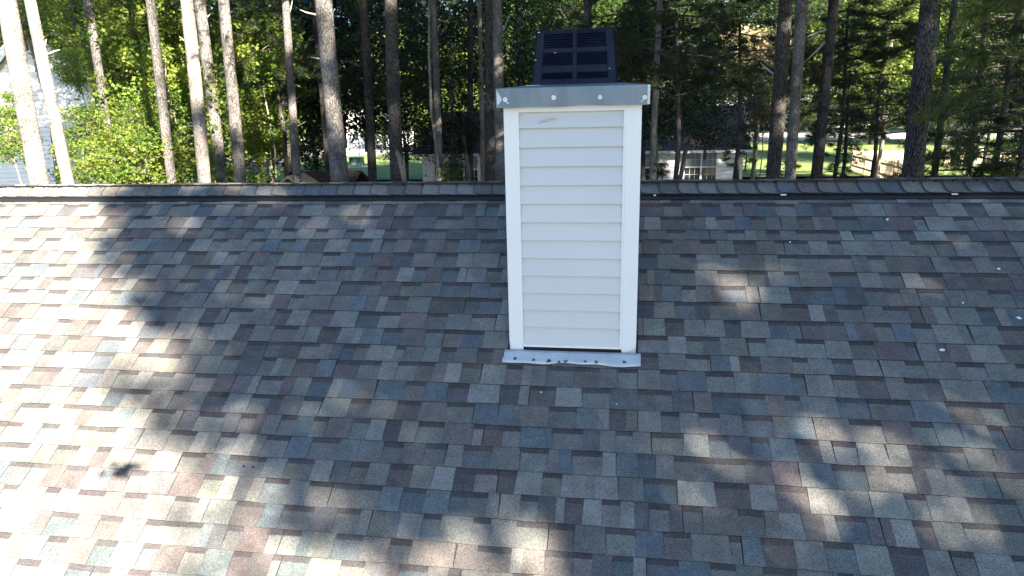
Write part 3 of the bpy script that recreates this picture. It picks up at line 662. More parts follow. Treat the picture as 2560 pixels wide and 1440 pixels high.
# x at top of frame, x at the roof line, width px, distance, bark, crown bottom z, label
TR = [
 (26, 100, 52, 13.0, 'bark', 6.2, 'thick sunlit pine trunk with pale flaky bark, the leftmost one'),
 (76, 174, 33, 16.0, 'bark', 6.4, 'sunlit pine trunk with broken branch stubs, just right of the leftmost trunk'),
 (222, 290, 23, 20.0, 'bark_grey', 7.0, 'slim pine trunk wrapped in leaves, in front of the left house corner'),
 (378, 430, 25, 18.5, 'bark_grey', 9.0, 'slim bare pine trunk between the leafy trunk and the brightest trunk'),
 (466, 509, 33, 16.5, 'bark', 9.0, 'brightest bare straight pine trunk, fully sunlit, with a small forked stub low down'),
 (498, 557, 29, 18.5, 'bark_grey', 8.0, 'pine trunk with yellow green vine leaves on its lower half'),
 (558, 603, 29, 17.5, 'bark_grey', 8.0, 'brownish pine trunk right of the vine covered trunk'),
 (718, 744, 20, 20.0, 'bark_grey', 6.5, 'slender pine trunk with thin pale dead twigs beside the thick grey trunk'),
 (786, 822, 16, 26.0, 'bark_dark', 6.5, 'thin dark pine trunk partly hidden behind the thick grey trunk'),
 (812, 852, 43, 14.6, 'bark_grey', 6.0, 'thick grey brown pine trunk with a pale dead branch high on its left side'),
 (692, 724, 17, 27.0, 'bark_dark', 7.0, 'dark pine trunk in deep shade left of the slender trunk with dead twigs'),
 (908, 933, 21, 24.0, 'bark_dark', 6.5, 'dark narrow pine trunk in front of the green utility box and pale house'),
 (978, 996, 32, 18.6, 'bark_dark', 6.0, 'dark sturdy pine trunk forked at its foot, standing before the pale house'),
 (1082, 1096, 18, 22.0, 'bark_grey', 6.5, 'grey pine trunk left of the white wall window with a thin stem beside it'),
 (1180, 1173, 14, 27.5, 'bark_dark', 6.5, 'thin blackish trunk crossing the window of the low white house'),
 (1196, 1208, 11, 27.0, 'bark_smooth', 6.5, 'thin brown trunk just right of the low house window, nearer the chimney'),
 (1222, 1227, 26, 20.5, 'bark_dark', 6.0, 'left one of the two close pine trunks touching the chimney outline on its left'),
 (1246, 1250, 25, 19.3, 'bark_grey', 6.0, 'right one of the two close pine trunks beside the chimney cap, streaked grey'),
 (1467, 1470, 22, 24.0, 'bark_grey', 5.0, 'pine trunk directly behind the black vent hood'),
 (1960, 1930, 35, 16.5, 'bark_dark', 5.0, 'dark pine trunk right of the chimney, left neighbour of the grey scaly trunk'),
 (2006, 1978, 28, 15.5, 'bark_grey', 5.0, 'grey scaly pine trunk with a sunlit patch, right of the dark trunk'),
 (2086, 2035, 27, 20.5, 'bark_dark', 5.0, 'dark leaning pine trunk with two long pale dead branches pointing down left'),
 (2331, 2283, 56, 12.5, 'bark_dark', 4.2, 'thickest dark pine trunk at the right, in front of the picket fence'),
 (2385, 2332, 18, 24.0, 'bark_dark', 6.0, 'dark thin pine trunk just right of the thickest right trunk'),
 (2548, 2478, 18, 23.5, 'bark_dark', 6.0, 'dark thin pine trunk nearest the right edge'),
 (1602, 1607, 13, 26.0, 'bark_dark', 6.0, 'narrow dark trunk touching the right edge of the chimney'),
 (1650, 1632, 15, 22.0, 'bark_smooth', 5.5, 'narrow brown trunk left of the right hand house window'),
 (430, 448, 12, 26.0, 'bark_dark', 8.0, 'thin dark trunk in shade between the two bare sunlit trunks'),
 (2462, 2420, 12, 25.0, 'bark_dark', 6.0, 'very thin dark trunk between the two thin right hand pines'),
]
trees = []
VK = 0
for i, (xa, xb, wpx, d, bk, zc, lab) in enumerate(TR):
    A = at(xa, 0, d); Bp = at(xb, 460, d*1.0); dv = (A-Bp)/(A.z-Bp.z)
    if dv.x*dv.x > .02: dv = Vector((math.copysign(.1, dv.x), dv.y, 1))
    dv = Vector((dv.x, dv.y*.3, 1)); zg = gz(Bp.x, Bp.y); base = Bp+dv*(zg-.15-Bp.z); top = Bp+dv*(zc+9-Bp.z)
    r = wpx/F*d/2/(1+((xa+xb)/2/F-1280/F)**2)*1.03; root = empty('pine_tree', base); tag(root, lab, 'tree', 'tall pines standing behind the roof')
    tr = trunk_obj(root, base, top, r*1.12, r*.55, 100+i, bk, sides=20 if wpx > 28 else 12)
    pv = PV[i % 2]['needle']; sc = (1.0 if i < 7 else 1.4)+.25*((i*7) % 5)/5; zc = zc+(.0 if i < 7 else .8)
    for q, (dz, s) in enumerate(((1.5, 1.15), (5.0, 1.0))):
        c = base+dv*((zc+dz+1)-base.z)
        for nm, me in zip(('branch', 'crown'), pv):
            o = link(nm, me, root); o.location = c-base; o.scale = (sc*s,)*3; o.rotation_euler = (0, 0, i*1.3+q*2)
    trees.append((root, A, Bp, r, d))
def on_trunk(i, py):
    root, A, Bp, r, d = trees[i]; xa, xb = TR[i][0], TR[i][1]; px = xa+(xb-xa)*py/460.; return at(px, py, d), px
def stub_px(i, py, px2, py2, rad=.02, dd=0.):
    a, _ = on_trunk(i, py); root = trees[i][0]; b = at(px2, py2, trees[i][4]+dd); stub(root, a, b-a, (b-a).length, rad, i+py)
for a in ((1, 135, 116, 98, .03), (1, 140, 150, 124, .025), (1, 232, 153, 224, .03), (1, 310, 112, 298, .02), (4, 115, 446, 92, .025), (4, 310, 468, 304, .02), (4, 312, 445, 318, .018),
          (3, 258, 424, 250, .02), (5, 50, 534, 30, .03), (9, 45, 748, 26, .035), (9, 150, 776, 138, .03), (7, 235, 742, 192, .022), (7, 40, 735, 2, .03), (7, 250, 744, 246, .01),
          (7, 320, 762, 300, .012), (21, 70, 2012, 100, .035), (21, 90, 2008, 162, .04), (19, 195, 1900, 155, .03), (17, 95, 1277, 38, .025), (17, 150, 1268, 135, .02), (16, 255, 1206, 245, .02), (2, 205, 200, 190, .01), (22, 20, 2420, 6, .02)):
    stub_px(*a)
# forked stems standing with a trunk
def stem(i, pts, r, m='bark_smooth'):
    root = trees[i][0]; R0 = Vector(root.location); P = [at(x, y, trees[i][4]-.1)-R0 for x, y in pts]
    lo = P[-1].copy(); lo.z = 0; P.append(lo); mb = MB(); mb.tube(P, [r*.5]+[r]*(len(P)-1), 8, 0, .05, random.Random(i)); mb.build('side_stem', M[m], root, smooth=True)
stem(13, [(1073, 0), (1073, 140), (1078, 280), (1090, 360), (1100, 455)], .045)
stem(12, [(985, 340), (992, 380), (1006, 430), (1010, 460)], .09, 'bark')

# vines with leaves on three trunks
def vine(i, y0, y1, n, spread, key, seed):
    root, A, Bp, r, d = trees[i]; R0 = np.array(root.location); rs = np.random.RandomState(seed); P = []
    for k in range(n):
        py = rs.uniform(y0, y1); p, _ = on_trunk(i, py); a = rs.uniform(0, 6.28); cl = .6+.4*math.sin(py*.09+a)
        q = np.array(p)+np.array([math.cos(a), math.sin(a), 0])*(r+abs(rs.normal(0, spread*cl)))+rs.normal(0, .04, 3); P.append(q-R0)
    me = leaves(np.array(P), .10, rs, M[key], 'vine', .1); link('vine', me, root)
vine(2, 190, 470, 700, .16, 'leaf_lit', 5); vine(5, 165, 470, 560, .14, 'leaf_lit', 6); vine(2, 20, 110, 120, .12, 'leaf_green', 8)

# ------------------------------------------------------------------ broadleaf trees, shrubs and low pines between the trunks
def tree(px, py, d, var, key, s, label, group, name='broadleaf_tree', cat='tree', rz=0., sz=1., trunk_r=.08, m='bark_smooth'):
    c = at(px, py, d); tx = TX.get((px, py)); dx = at(tx, py, d).x-c.x if tx else 0.; zg = gz(c.x, c.y)-.1
    if c.z-.5*s < zg and cat != 'tree': c.z = zg+.9*s
    root = empty(name, (c.x+dx, c.y, zg)); tag(root, label, cat, group)
    mb = MB(); h = c.z-zg
    if h > .3: mb.tube([(0, 0, 0), (.03*h-dx*.2, .02*h, h*.55), (-dx, 0, h)], [trunk_r*1.2, trunk_r, trunk_r*.6], 8, 0, .05, random.Random(int(px))); mb.build('trunk', M[m], root, smooth=True)
    put_crown(root, var, key, c, s, rz, sz=sz); return root
TX = {(1770, 235): 1697}
gB = 'broadleaf trees among the pines'
L1 = [
 (395, 190, 27, 0, 'leaf_lit', .85, 'sunlit yellow green broadleaf tree behind the slim bare trunk at left'),
 (175, 0, 27, 1, 'leaf_lit', .62, 'yellowing broadleaf crown above the left house gable'),
 (500, 90, 29, 1, 'leaf_lit', 1.0, 'green crown behind the tops of the brightest trunk and its neighbour'),
 (625, 250, 31, 0, 'leaf_lit', .8, 'broadleaf tree with sunlit side right of the brownish trunk, over the road'),
 (330, 370, 22, 0, 'leaf_lit', .42, 'low bright leafy tree in front of the white house wing'),
 (700, 180, 34, 1, 'leaf_dark', 1.25, 'dark leafy crown behind the slender trunk with dead twigs'),
 (900, 130, 33, 0, 'leaf_dark', 1.3, 'dark leafy crown behind the narrow trunk, above the pale house'),
 (1120, 190, 29, 1, 'leaf_dark', 1.0, 'dark leafy crown left of the chimney cap, above the low house roof'),
 (1300, 90, 34, 0, 'leaf_green', 1.1, 'green crown with light gaps left of the black vent hood'),
 (1635, 190, 25, 0, 'leaf_dark', .8, 'dark broadleaf tree over the right part of the low house roof'),
 (1770, 235, 30, 1, 'leaf_dark', .66, 'dark broadleaf crown just right of the chimney top'),
 (2230, 90, 38, 0, 'leaf_lit', 1.1, 'light green leafy crown between the leaning trunk and the thickest right trunk'),
 (1010, 330, 44, 0, 'leaf_dark', .65, 'dark round tree beside the road in front of the pale house'),
 (1160, 335, 27, 1, 'leaf_dark', .22, 'small dark leafy tree against the low house eave left of the chimney'),
 (1890, 270, 33, 1, 'leaf_dark', .42, 'dark leafy tree hiding the right end of the low house roof'),
 (40, -20, 30, 0, 'leaf_lit', .55, 'yellow green crown at the top left corner above the leftmost trunks'),
 (455, 60, 26, 1, 'leaf_lit', .62, 'bright green crown between the slim bare trunk and the brightest trunk, top'),
 (520, 250, 25, 0, 'leaf_lit', .5, 'bright leafy tree behind the vine covered trunk'),
 (650, 260, 29, 1, 'leaf_lit', .5, 'sunlit leafy tree left of the slender trunk, above the road'),
 (285, 80, 30, 0, 'leaf_lit', .7, 'yellow green crown above and right of the left house gable'),
 (780, 330, 42, 1, 'leaf_dark', .7, 'dark tree standing right of the road bend'),
]
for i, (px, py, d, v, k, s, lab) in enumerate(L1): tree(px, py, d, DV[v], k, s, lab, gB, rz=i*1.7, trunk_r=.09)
gS = 'leafy shrubs and saplings near the roof ridge'
L2 = [
 (20, 270, 20, 'leaf_lit', .35, 'bright leafy spray left of the thick leftmost trunk'),
 (20, 350, 18, 'leaf_lit', .45, 'low bright sapling at the bottom left corner of the woods'),
 (215, 320, 19, 'leaf_lit', .5, 'sunlit sapling in front of the left house corner'),
 (190, 175, 22, 'leaf_lit', .5, 'leafy spray hanging before the left house gable'),
 (210, 410, 17, 'leaf_lit', .5, 'low yellow green sapling between two sunlit trunks'),
 (360, 420, 19, 'leaf_lit', .9, 'low bright sapling left of the slim bare trunk'),
 (575, 455, 19, 'leaf_lit', .35, 'tiny yellow leafed sapling between the vine trunk and the brownish trunk'),
 (470, 380, 22, 'leaf_lit', .9, 'green sapling left of the brightest trunk'),
 (570, 300, 22, 'leaf_lit', .95, 'bright sapling between the vine covered trunk and the brownish trunk'),
 (640, 130, 24, 'leaf_lit', 1.1, 'sunlit leafy spray right of the brownish trunk, high up'),
 (415, 200, 23, 'leaf_lit', 1.0, 'bright leafy spray between the slim bare trunk and the brightest trunk, halfway up'),
 (600, 430, 23, 'leaf_lit', .8, 'low sunlit sapling just right of the brownish trunk foot'),
 (660, 330, 25, 'leaf_lit', .9, 'sunlit sapling over the road, left of the slender trunk'),
 (330, 60, 24, 'leaf_lit', 1.1, 'yellow green spray high between the leafy trunk and the slim bare trunk'),
 (1130, 440, 22, 'leaf_green', .45, 'small green shrub before the left window of the low house'),
 (1655, 425, 20, 'leaf_dark', .22, 'thin leafy branch sapling before the right part of the low house wall'),
 (1560, 130, 30, 'leaf_green', 1.0, 'leafy spray right of the black vent hood'),
 (2540, 420, 20, 'leaf_lit', .6, 'bright green shrub at the right edge above the ridge'),
 (2010, 290, 40, 'leaf_autumn', .0, ''),
 (1908, 275, 34, 'leaf_autumn', .6, 'small tree with orange autumn leaves left of the dark trunk'),
 (1880, 150, 46, 'leaf_autumn', 1.9, 'pale bare looking autumn tree in sun between the dark leafy tree and dark trunk'),
]
for i, (px, py, d, k, s, lab) in enumerate(L2):
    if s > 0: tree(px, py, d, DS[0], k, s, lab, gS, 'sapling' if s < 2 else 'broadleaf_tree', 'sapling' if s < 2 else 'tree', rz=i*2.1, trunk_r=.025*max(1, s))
gP = 'pines with low needle branches'
L3 = [
 (1690, 30, 19, 0, 'needle', 1.0, 'dark pine with long needles above the right side of the chimney'),
 (1560, 10, 23, 1, 'needle', 1.0, 'dark needled pine branches right above the vent hood'),
 (1850, 60, 22, 0, 'needle', .8, 'needled pine branches below the patch of sky'),
 (2835, -140, 10.5, 3, 'needle_fresh', .95, 'near pine with long fresh green needles in the upper right corner'),
 (2580, 170, 17, 1, 'needle', .9, 'dark needled pine right of the thickest right trunk'),
 (2200, 190, 24, 0, 'needle', .9, 'dark pine branches between the leaning trunk and the thickest trunk'),
 (2120, 240, 26, 1, 'needle', .7, 'dark low pine beside the leaning trunk, above the picket fence'),
 (2430, 340, 21, 0, 'needle', .9, 'dark shaded pine above the ridge at right'),
 (2540, 330, 25, 1, 'needle', 1.0, 'dark pine at the right edge of the picture'),
 (660, 60, 24, 0, 'needle', .9, 'pine branches with soft needles left of the slender trunk'),
 (950, 60, 26, 1, 'needle', 1.1, 'dark pine branches between the thick grey trunk and the sturdy dark trunk'),
 (2120, 20, 24, 0, 'needle', 1.0, 'dark needled crown at the top between the leaning trunk and light green tree'),
 (1845, 372, 18.5, -1, 'needle', .6, 'small low pine before the right window of the low house'),
 (1955, 440, 17, -1, 'needle_fresh', .6, 'small sunlit young pine between the dark trunk and the grey scaly trunk at ridge level'),
 (1400, 40, 42, 2, 'needle', .9, 'dark pine far behind the vent hood, left side'),
 (1640, 110, 40, 2, 'needle', .9, 'dark pine behind the chimney, right side, rising over the low house'),
 (2060, 150, 44, 2, 'needle', .8, 'dark pine far behind the leaning trunk'),
 (2330, 80, 40, 2, 'needle', .9, 'dark pine far behind the thickest right trunk'),
 (2500, 120, 38, 2, 'needle', .9, 'dark pine far behind the right edge of the picture'),
 (1080, 60, 42, 2, 'needle', .9, 'dark pine far behind the grey trunk with the thin stem'),
 (800, 70, 40, 2, 'needle', .9, 'dark pine far behind the thick grey trunk'),
 (2090, 410, 22, -1, 'needle', .7, 'small dark young pine right of the leaning trunk foot'),
]
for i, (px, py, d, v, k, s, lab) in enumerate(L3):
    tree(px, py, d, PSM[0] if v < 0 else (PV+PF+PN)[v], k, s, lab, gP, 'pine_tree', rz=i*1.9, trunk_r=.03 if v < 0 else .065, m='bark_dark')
# pale shrub with thin stems by the far house
tree(958, 300, 78, DS[0], 'leaf_lit', 2.3, 'pale feathery shrub in sunlight before the far pale house', gS, 'shrub', 'shrub', trunk_r=.08)
tree(1015, 290, 74, DS[0], 'leaf_lit', 1.9, 'yellow green shrub right of the sturdy dark trunk, beside the far house', gS, 'shrub', 'shrub', trunk_r=.08)

# ------------------------------------------------------------------ far woods
FAR = []; rg = random.Random(77); kinds = ['leaf_dark', 'leaf_green', 'leaf_dark', 'leaf_dark', 'leaf_lit', 'leaf_dark']; n = 0
for row, (d, z, num, s) in enumerate(((52, 3.5, 15, .75), (74, 4., 19, .95), (98, 5, 22, 1.1), (125, 8, 24, 1.4), (150, 17, 26, 1.9))):
    for i in range(num):
        a = math.radians(-50+84*(i+rg.uniform(.1, .9))/num); x, y = d*math.sin(a), d*math.cos(a)
        if row == 0 and (-26 < x < -6): continue            # the road corridor
        if row == 1 and (-30 < x < -12): continue
        px = 1280+F*(x*RT[0]+y*RT[1]-1*RT[2])/(x*FW[0]+y*FW[1])
        if row == 0 and (1850 < px < 2240): continue
        if row > 2 and 1845 < px < 1965: continue
        zc = z+rg.uniform(-1.5, 1.5); zg = -4.5; root = empty('woodland_tree', (x, y, zg))
        pine = rg.random() < .3; key = rg.choice(kinds)
        side = 'left of chimney' if px < 1400 else 'right of chimney'
        dist = ('in the nearest wood row', 'behind the houses', 'in the far woods', 'in the backmost woods', 'topping the backmost woods')[row]
        kd = 'dark needled pine' if pine else {'leaf_dark': 'dark leafy tree', 'leaf_green': 'green leafy tree', 'leaf_lit': 'pale yellow green leafy tree'}[key]
        tag(root, '%s %s %s' % (kd, dist, side), 'tree', '%ss %s %s' % (kd, dist, side))
        FAR.append((px, kd, dist, side, root))
        mb = MB(); mb.tube([(0, 0, 0), (.1, .1, (zc-zg)*.5), (0, 0, zc-zg)], [.28, .22, .14], 7); mb.build('trunk', M['bark_dark'], root, smooth=True)
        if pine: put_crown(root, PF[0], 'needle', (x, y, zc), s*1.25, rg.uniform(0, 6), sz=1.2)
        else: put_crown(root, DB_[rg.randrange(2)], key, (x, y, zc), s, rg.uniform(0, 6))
ORD = 'first second third fourth fifth sixth seventh eighth ninth tenth eleventh twelfth thirteenth fourteenth fifteenth sixteenth seventeenth'.split()
FAR.sort(key=lambda f: f[0]); cnt = {}
for px, kd, dist, side, root in FAR:
    k = (kd, dist, side); cnt[k] = cnt.get(k, 0)+1
for k in list(cnt):
    if cnt[k] > 1:
        for j, f in enumerate([f for f in FAR if f[1:4] == k]): f[4]['label'] = '%s %s %s, %s from the left' % (k[0], k[1], k[2], ORD[j])
# undergrowth mass of the far woods: leaf sized faces, no one could count the plants
rs = np.random.RandomState(9); nU = 110000
a = np.radians(rs.uniform(-54, 38, nU)); dd = rs.choice([60, 86, 110, 140], nU, p=[.15, .25, .3, .3])+rs.normal(0, 3.5, nU)
hz = -4.4+np.abs(rs.normal(0, 1, nU))*(dd/26.); X = dd*np.sin(a); Y = dd*np.cos(a)
keep = ~((dd < 76) & (X > -34) & (X < -4)) & ~((dd < 100) & (X > 5))& ~((dd < 92) & (X > -32) & (X < -8))
Pn = np.stack([X, Y, hz], 1)[keep]
tag(link('undergrowth', leaves(Pn, .36, rs, M['leaf_dark'], 'undergrowth', .1, LEAF4)), 'dark brush filling the far woods under the trees', 'undergrowth', kind='stuff')

# ------------------------------------------------------------------ houses behind
def window(par, x0, z0, w_, h_, y, off, sash=2, cols=3, rows=2, outward=-1):
    """double window; frame proud of the wall, pane behind, thin bars"""
    f = MB(); t = .07
    def b(mb, xa, za, xb, zb2, ya, yb2): mb.box((xa-off[0], ya-off[1], za-off[2]), (xb-off[0], yb2-off[1], zb2-off[2]))
    xs_ = [x0+w_*i/sash for i in range(sash+1)]
    b(f, x0-t, z0-t, x0+w_+t, z0, y-.06, y+.02); b(f, x0-t, z0+h_, x0+w_+t, z0+h_+t, y-.06, y+.02)
    for k, xx in enumerate(xs_): b(f, xx-t*(1 if k in (0, sash) else .6), z0, xx+t*(.6 if k not in (0, sash) else (0 if k == 0 else 1)), z0+h_, y-.058, y+.018)
    for i in range(sash):
        xa, xb = xs_[i]+(.0 if i == 0 else t*.6), xs_[i+1]-t*(.6 if i < sash-1 else 1)*(1 if i < sash-1 else 0)
        b(f, xa, z0+h_*.5-.03, xb, z0+h_*.5+.03, y-.05, y+.015)
        for c in range(1, cols): xx = xa+(xb-xa)*c/cols; b(f, xx-.006, z0, xx+.006, z0+h_, y-.034, y+.01)
        for half in (0, 1):
            for r_ in range(1, rows): zz = z0+h_*(.5*half+.5*r_/rows); b(f, xa, zz-.006, xb, zz+.006, y-.032, y+.01)
    fo = f.build('window', M['trim'], par)
    g_ = MB(); b(g_, x0, z0, x0+w_, z0+h_, y-.022, y+.004); po = g_.build('pane', M['glass'], fo)
    bl = MB(); b(bl, x0+.03, z0+h_*.5, x0+w_-.03, z0+h_-.01, y-.026, y-.0225); bl.build('blind', mat('grey_blind', (.22, .24, .26), .7), fo)
    return fo
nh = empty('house', (-2, 36, -4.6)); of = (-2, 36, -4.6)
tag(nh, 'low white sided neighbouring house with brown roof and double windows behind the chimney', 'house')
mb = MB(); hx0, hx1, hy0, hy1, ez, rz_ = -9.6, 5.68, 33., 41., -2.06, -.35
mb.prism([(hy0, -4.8), (hy1, -4.8), (hy1, ez), ((hy0+hy1)/2, rz_-.1), (hy0, ez)], lambda u, v, t: (t-of[0], u-of[1], v-of[2]), hx0, hx1); mb.build('wall', M['far_siding'], nh)
mb = MB(); my = (hy0+hy1)/2
for s_, y0 in ((1, hy0-.45), (-1, hy1+.45)):
    zl_ = ez-.12; P = []
    for x in (hx0-.3, hx1+.3): P += [(x-of[0], y0-of[1], zl_-of[2]), (x-of[0], my-of[1], rz_+.1-of[2]), (x-of[0], my-of[1], rz_+.0-of[2]), (x-of[0], y0-of[1], zl_-.12-of[2])]
    mb.add(P, [(0,1,5,4),(3,7,6,2),(0,4,7,3),(1,2,6,5),(0,3,2,1),(4,5,6,7)])
rf = mb.build('roof', M['roof_far'], nh)
mb = MB(); mb.box((hx0-.3-of[0], hy0-.55-of[1], ez-.24-of[2]), (hx1+.3-of[0], hy0-.452-of[1], ez-.13-of[2])); mb.build('gutter', M['trim'], nh)
mb = MB()
for x in (hx0, hx1-.1): mb = MB(); mb.box((x-of[0]-.01, hy0-.02-of[1], -4.7-of[2]), (x+.11-of[0], hy0+.1-of[1], ez-.02-of[2])); mb.build('corner_trim', M['trim'], nh)
mb = MB(); mb.box((hx0+.02-of[0], hy0-.03-of[1], ez-.14-of[2]), (hx1-.02-of[0], hy0-.002-of[1], ez-.02-of[2])); mb.build('frieze_board', mat('tan_frieze', (.33, .30, .25), .6), nh)
for x in (3.07, -8.25, .45, -3.2): window(nh, x, -3.66, 1.5, 1.36, 33., of)

# tall left house: gable end facing us
def px_house(): pass
lh = empty('house', atZ(100, 470, -4.5)*.0+Vector((-21, 22, -4.7))); ol = (-21, 22, -4.7)
tag(lh, 'two storey pale blue grey sided house with a white trimmed gable behind the leftmost trunks', 'house')
c1 = at(266, 300, 29.5); c0 = at(-330, 300, 34); apx = at(95, 72, 31.0)
rt_e = at(250, 225, 29.5); lf_e = at(-90, 230, 32)
ux = (c0-c1); ux.z = 0; Lw = ux.length; ux.normalize(); nrm = Vector((-ux.y, ux.x, 0));
if nrm.y < 0: nrm = -nrm
q0 = Vector((c1.x, c1.y, 0))
def lp(u, z, t): p = q0+ux*u+nrm*t; return (p.x-ol[0], p.y-ol[1], z-ol[2])
ua = (apx-q0).dot(ux); za = apx.z; ze_ = rt_e.z
mb = MB(); mb.prism([(0, -4.8), (2*ua, -4.8), (2*ua, ze_), (ua, za), (0, ze_)], lambda u, v, t: lp(u, v, t), 0, 9.); mb.build('wall', M['far_siding'], lh)
mb = MB(); sl_ = (za-ze_)/ua
for sg in (0, 1):
    def uu(u): return u if sg == 0 else 2*ua-u
    P = [lp(uu(-.4), ze_-.4*sl_+.03, -.35), lp(uu(ua), za+.03, -.35), lp(uu(ua), za+.03, 9.3), lp(uu(-.4), ze_-.4*sl_+.03, 9.3)]
    Q = [(p[0], p[1], p[2]+.14) for p in P]; mb.add(P+Q, [(0,1,2,3),(7,6,5,4),(0,4,5,1),(1,5,6,2),(2,6,7,3),(3,7,4,0)])
mb.build('roof', M['roof_grey'], lh)
mb = MB()
for sg in (0, 1):
    def uu(u): return u if sg == 0 else 2*ua-u
    P = [lp(uu(-.4), ze_-.4*sl_-.2, -.38), lp(uu(ua), za-.2, -.38), lp(uu(ua), za+.16, -.38), lp(uu(-.4), ze_-.4*sl_+.16, -.38)]
    Q = [lp(uu(-.4), ze_-.4*sl_-.2, -.352), lp(uu(ua), za-.2, -.352), lp(uu(ua), za+.16, -.352), lp(uu(-.4), ze_-.4*sl_+.16, -.352)]
    mb.add(P+Q, [(0,1,2,3),(7,6,5,4),(0,4,5,1),(1,5,6,2),(2,6,7,3),(3,7,4,0)])
P = [lp(-.02, -4.7, -.03), lp(.14, -4.7, -.03), lp(.14, ze_-.05, -.03), lp(-.02, ze_-.05, -.03), lp(-.02, -4.7, .12), lp(.14, -4.7, .12), lp(.14, ze_-.05, .12), lp(-.02, ze_-.05, .12)]
mb.add(P, [(0,1,2,3),(7,6,5,4),(0,4,5,1),(1,5,6,2),(2,6,7,3),(3,7,4,0)]); mb.build('fascia', M['trim'], lh)
# white wing house further right with windows
oh = (-27, 33, -4.7); wh = empty('house', oh); tag(wh, 'white house wing with blue tinted windows glimpsed through leaves left of the slim bare trunk', 'house')
w0 = at(268, 300, 41); w1 = at(560, 300, 46)
vx = (w1-w0); vx.z = 0; Lw = vx.length; vx.normalize(); vn = Vector((-vx.y, vx.x, 0))
if vn.y < 0: vn = -vn
qw = Vector((w0.x, w0.y, 0))
def wp(u, z, t): p = qw+vx*u+vn*t; return (p.x-oh[0], p.y-oh[1], z-oh[2])
mb = MB(); mb.prism([(0, -4.8), (7., -4.8), (7., .4), (0, .4)], lambda u, v, t: wp(u, v, t), 0, 6.); mb.build('wall', M['far_siding'], wh)
mb = MB(); mb.prism([(-.4, .3), (3., 2.3), (6., .3), (6., .12), (3., 2.1), (-.4, .12)], lambda u, v, t: wp(t, v, u), -.3, 7.3); mb.build('roof', M['roof_grey'], wh)
for (ua_, zb1) in ((1.2, -1.6), (3.2, -1.6), (1.2, -4.0), (4.6, -4.0), (5.2, -1.6)):
    mb = MB(); mb.prism([(ua_-.08, zb1-.08), (ua_+.98, zb1-.08), (ua_+.98, zb1+1.38), (ua_-.08, zb1+1.38)], lambda u, v, t: wp(u, v, t), -.05, -.002); f_ = mb.build('window', M['trim'], wh)
    mb = MB(); mb.prism([(ua_, zb1), (ua_+.9, zb1), (ua_+.9, zb1+.63), (ua_, zb1+.63)], lambda u, v, t: wp(u, v, t), -.06, -.052); mb.prism([(ua_, zb1+.68), (ua_+.9, zb1+.68), (ua_+.9, zb1+1.3), (ua_, zb1+1.3)], lambda u, v, t: wp(u, v, t), -.06, -.052); mb.build('pane', M['glass'], f_)

# far pale houses
def far_house(name_loc, x0px, x1px, d, gable_px, zt_px, ze_px, label, roofm, shut=None, depth=8):
    p0, p1 = at(x0px, ze_px, d), at(x1px, ze_px, d); u = p1-p0; u.z = 0; Lh = u.length; u.normalize(); nn = Vector((-u.y, u.x, 0)); nn = nn if nn.y > 0 else -nn
    o_ = Vector((p0.x, p0.y, -4.6)); root = empty('house', o_); tag(root, label, 'house'); ze2 = p0.z-o_.z; zt2 = at(gable_px, zt_px, d).z-o_.z; ug = (at(gable_px, zt_px, d)-p0).dot(u)
    def f(a, z, t): v = u*a+nn*t; return (v.x, v.y, z)
    mb = MB(); mb.prism([(0, -.3), (Lh, -.3), (Lh, ze2), (ug, zt2), (0, ze2)], f, 0, depth); mb.build('wall', M['far_siding'], root)
    for a, b in ((0, ug), (Lh, ug)):
        sgn = -1 if a < b else 1; mb = MB(); mb.prism([(a+sgn*.4, ze2-.15), (b, zt2+.05), (b, zt2+.25), (a+sgn*.4, ze2+.05)], f, -.4, depth+.4); mb.build('roof', M[roofm], root)
    for wx, wz in ((Lh*.2, ze2*.32), (Lh*.62, ze2*.32)):
        mb = MB(); mb.prism([(wx-.1, wz-.1), (wx+1.1, wz-.1), (wx+1.1, wz+1.6), (wx-.1, wz+1.6)], f, -.06, -.003); fo = mb.build('window', M['trim'], root)
        mb = MB(); mb.prism([(wx, wz), (wx+1., wz), (wx+1., wz+1.5), (wx, wz+1.5)], f, -.08, -.062); mb.build('pane', M['glass'], fo)
        if shut:
            for sx_ in (-.75, 1.15):
                mb = MB(); mb.prism([(wx+sx_, wz-.1), (wx+sx_+.5, wz-.1), (wx+sx_+.5, wz+1.6), (wx+sx_, wz+1.6)], f, -.07, -.003); mb.build('shutter', M['shutter'], root)
far_house(None, 862, 1030, 84, 968, 246, 285, 'pale far house with grey roof and dark green shutters beyond the road', 'roof_grey', True)
far_house(None, 650, 760, 96, 700, 250, 285, 'small white far house glimpsed through leaves above the road bend', 'roof_grey')
far_house(None, 1735, 1965, 112, 1850, 120, 175, 'tall pale far house in sun behind the autumn tree', 'roof_far')
far_house(None, 2058, 2200, 118, 2120, 262, 292, 'far house with dull wall beyond the street, right of the leaning trunk', 'roof_far')

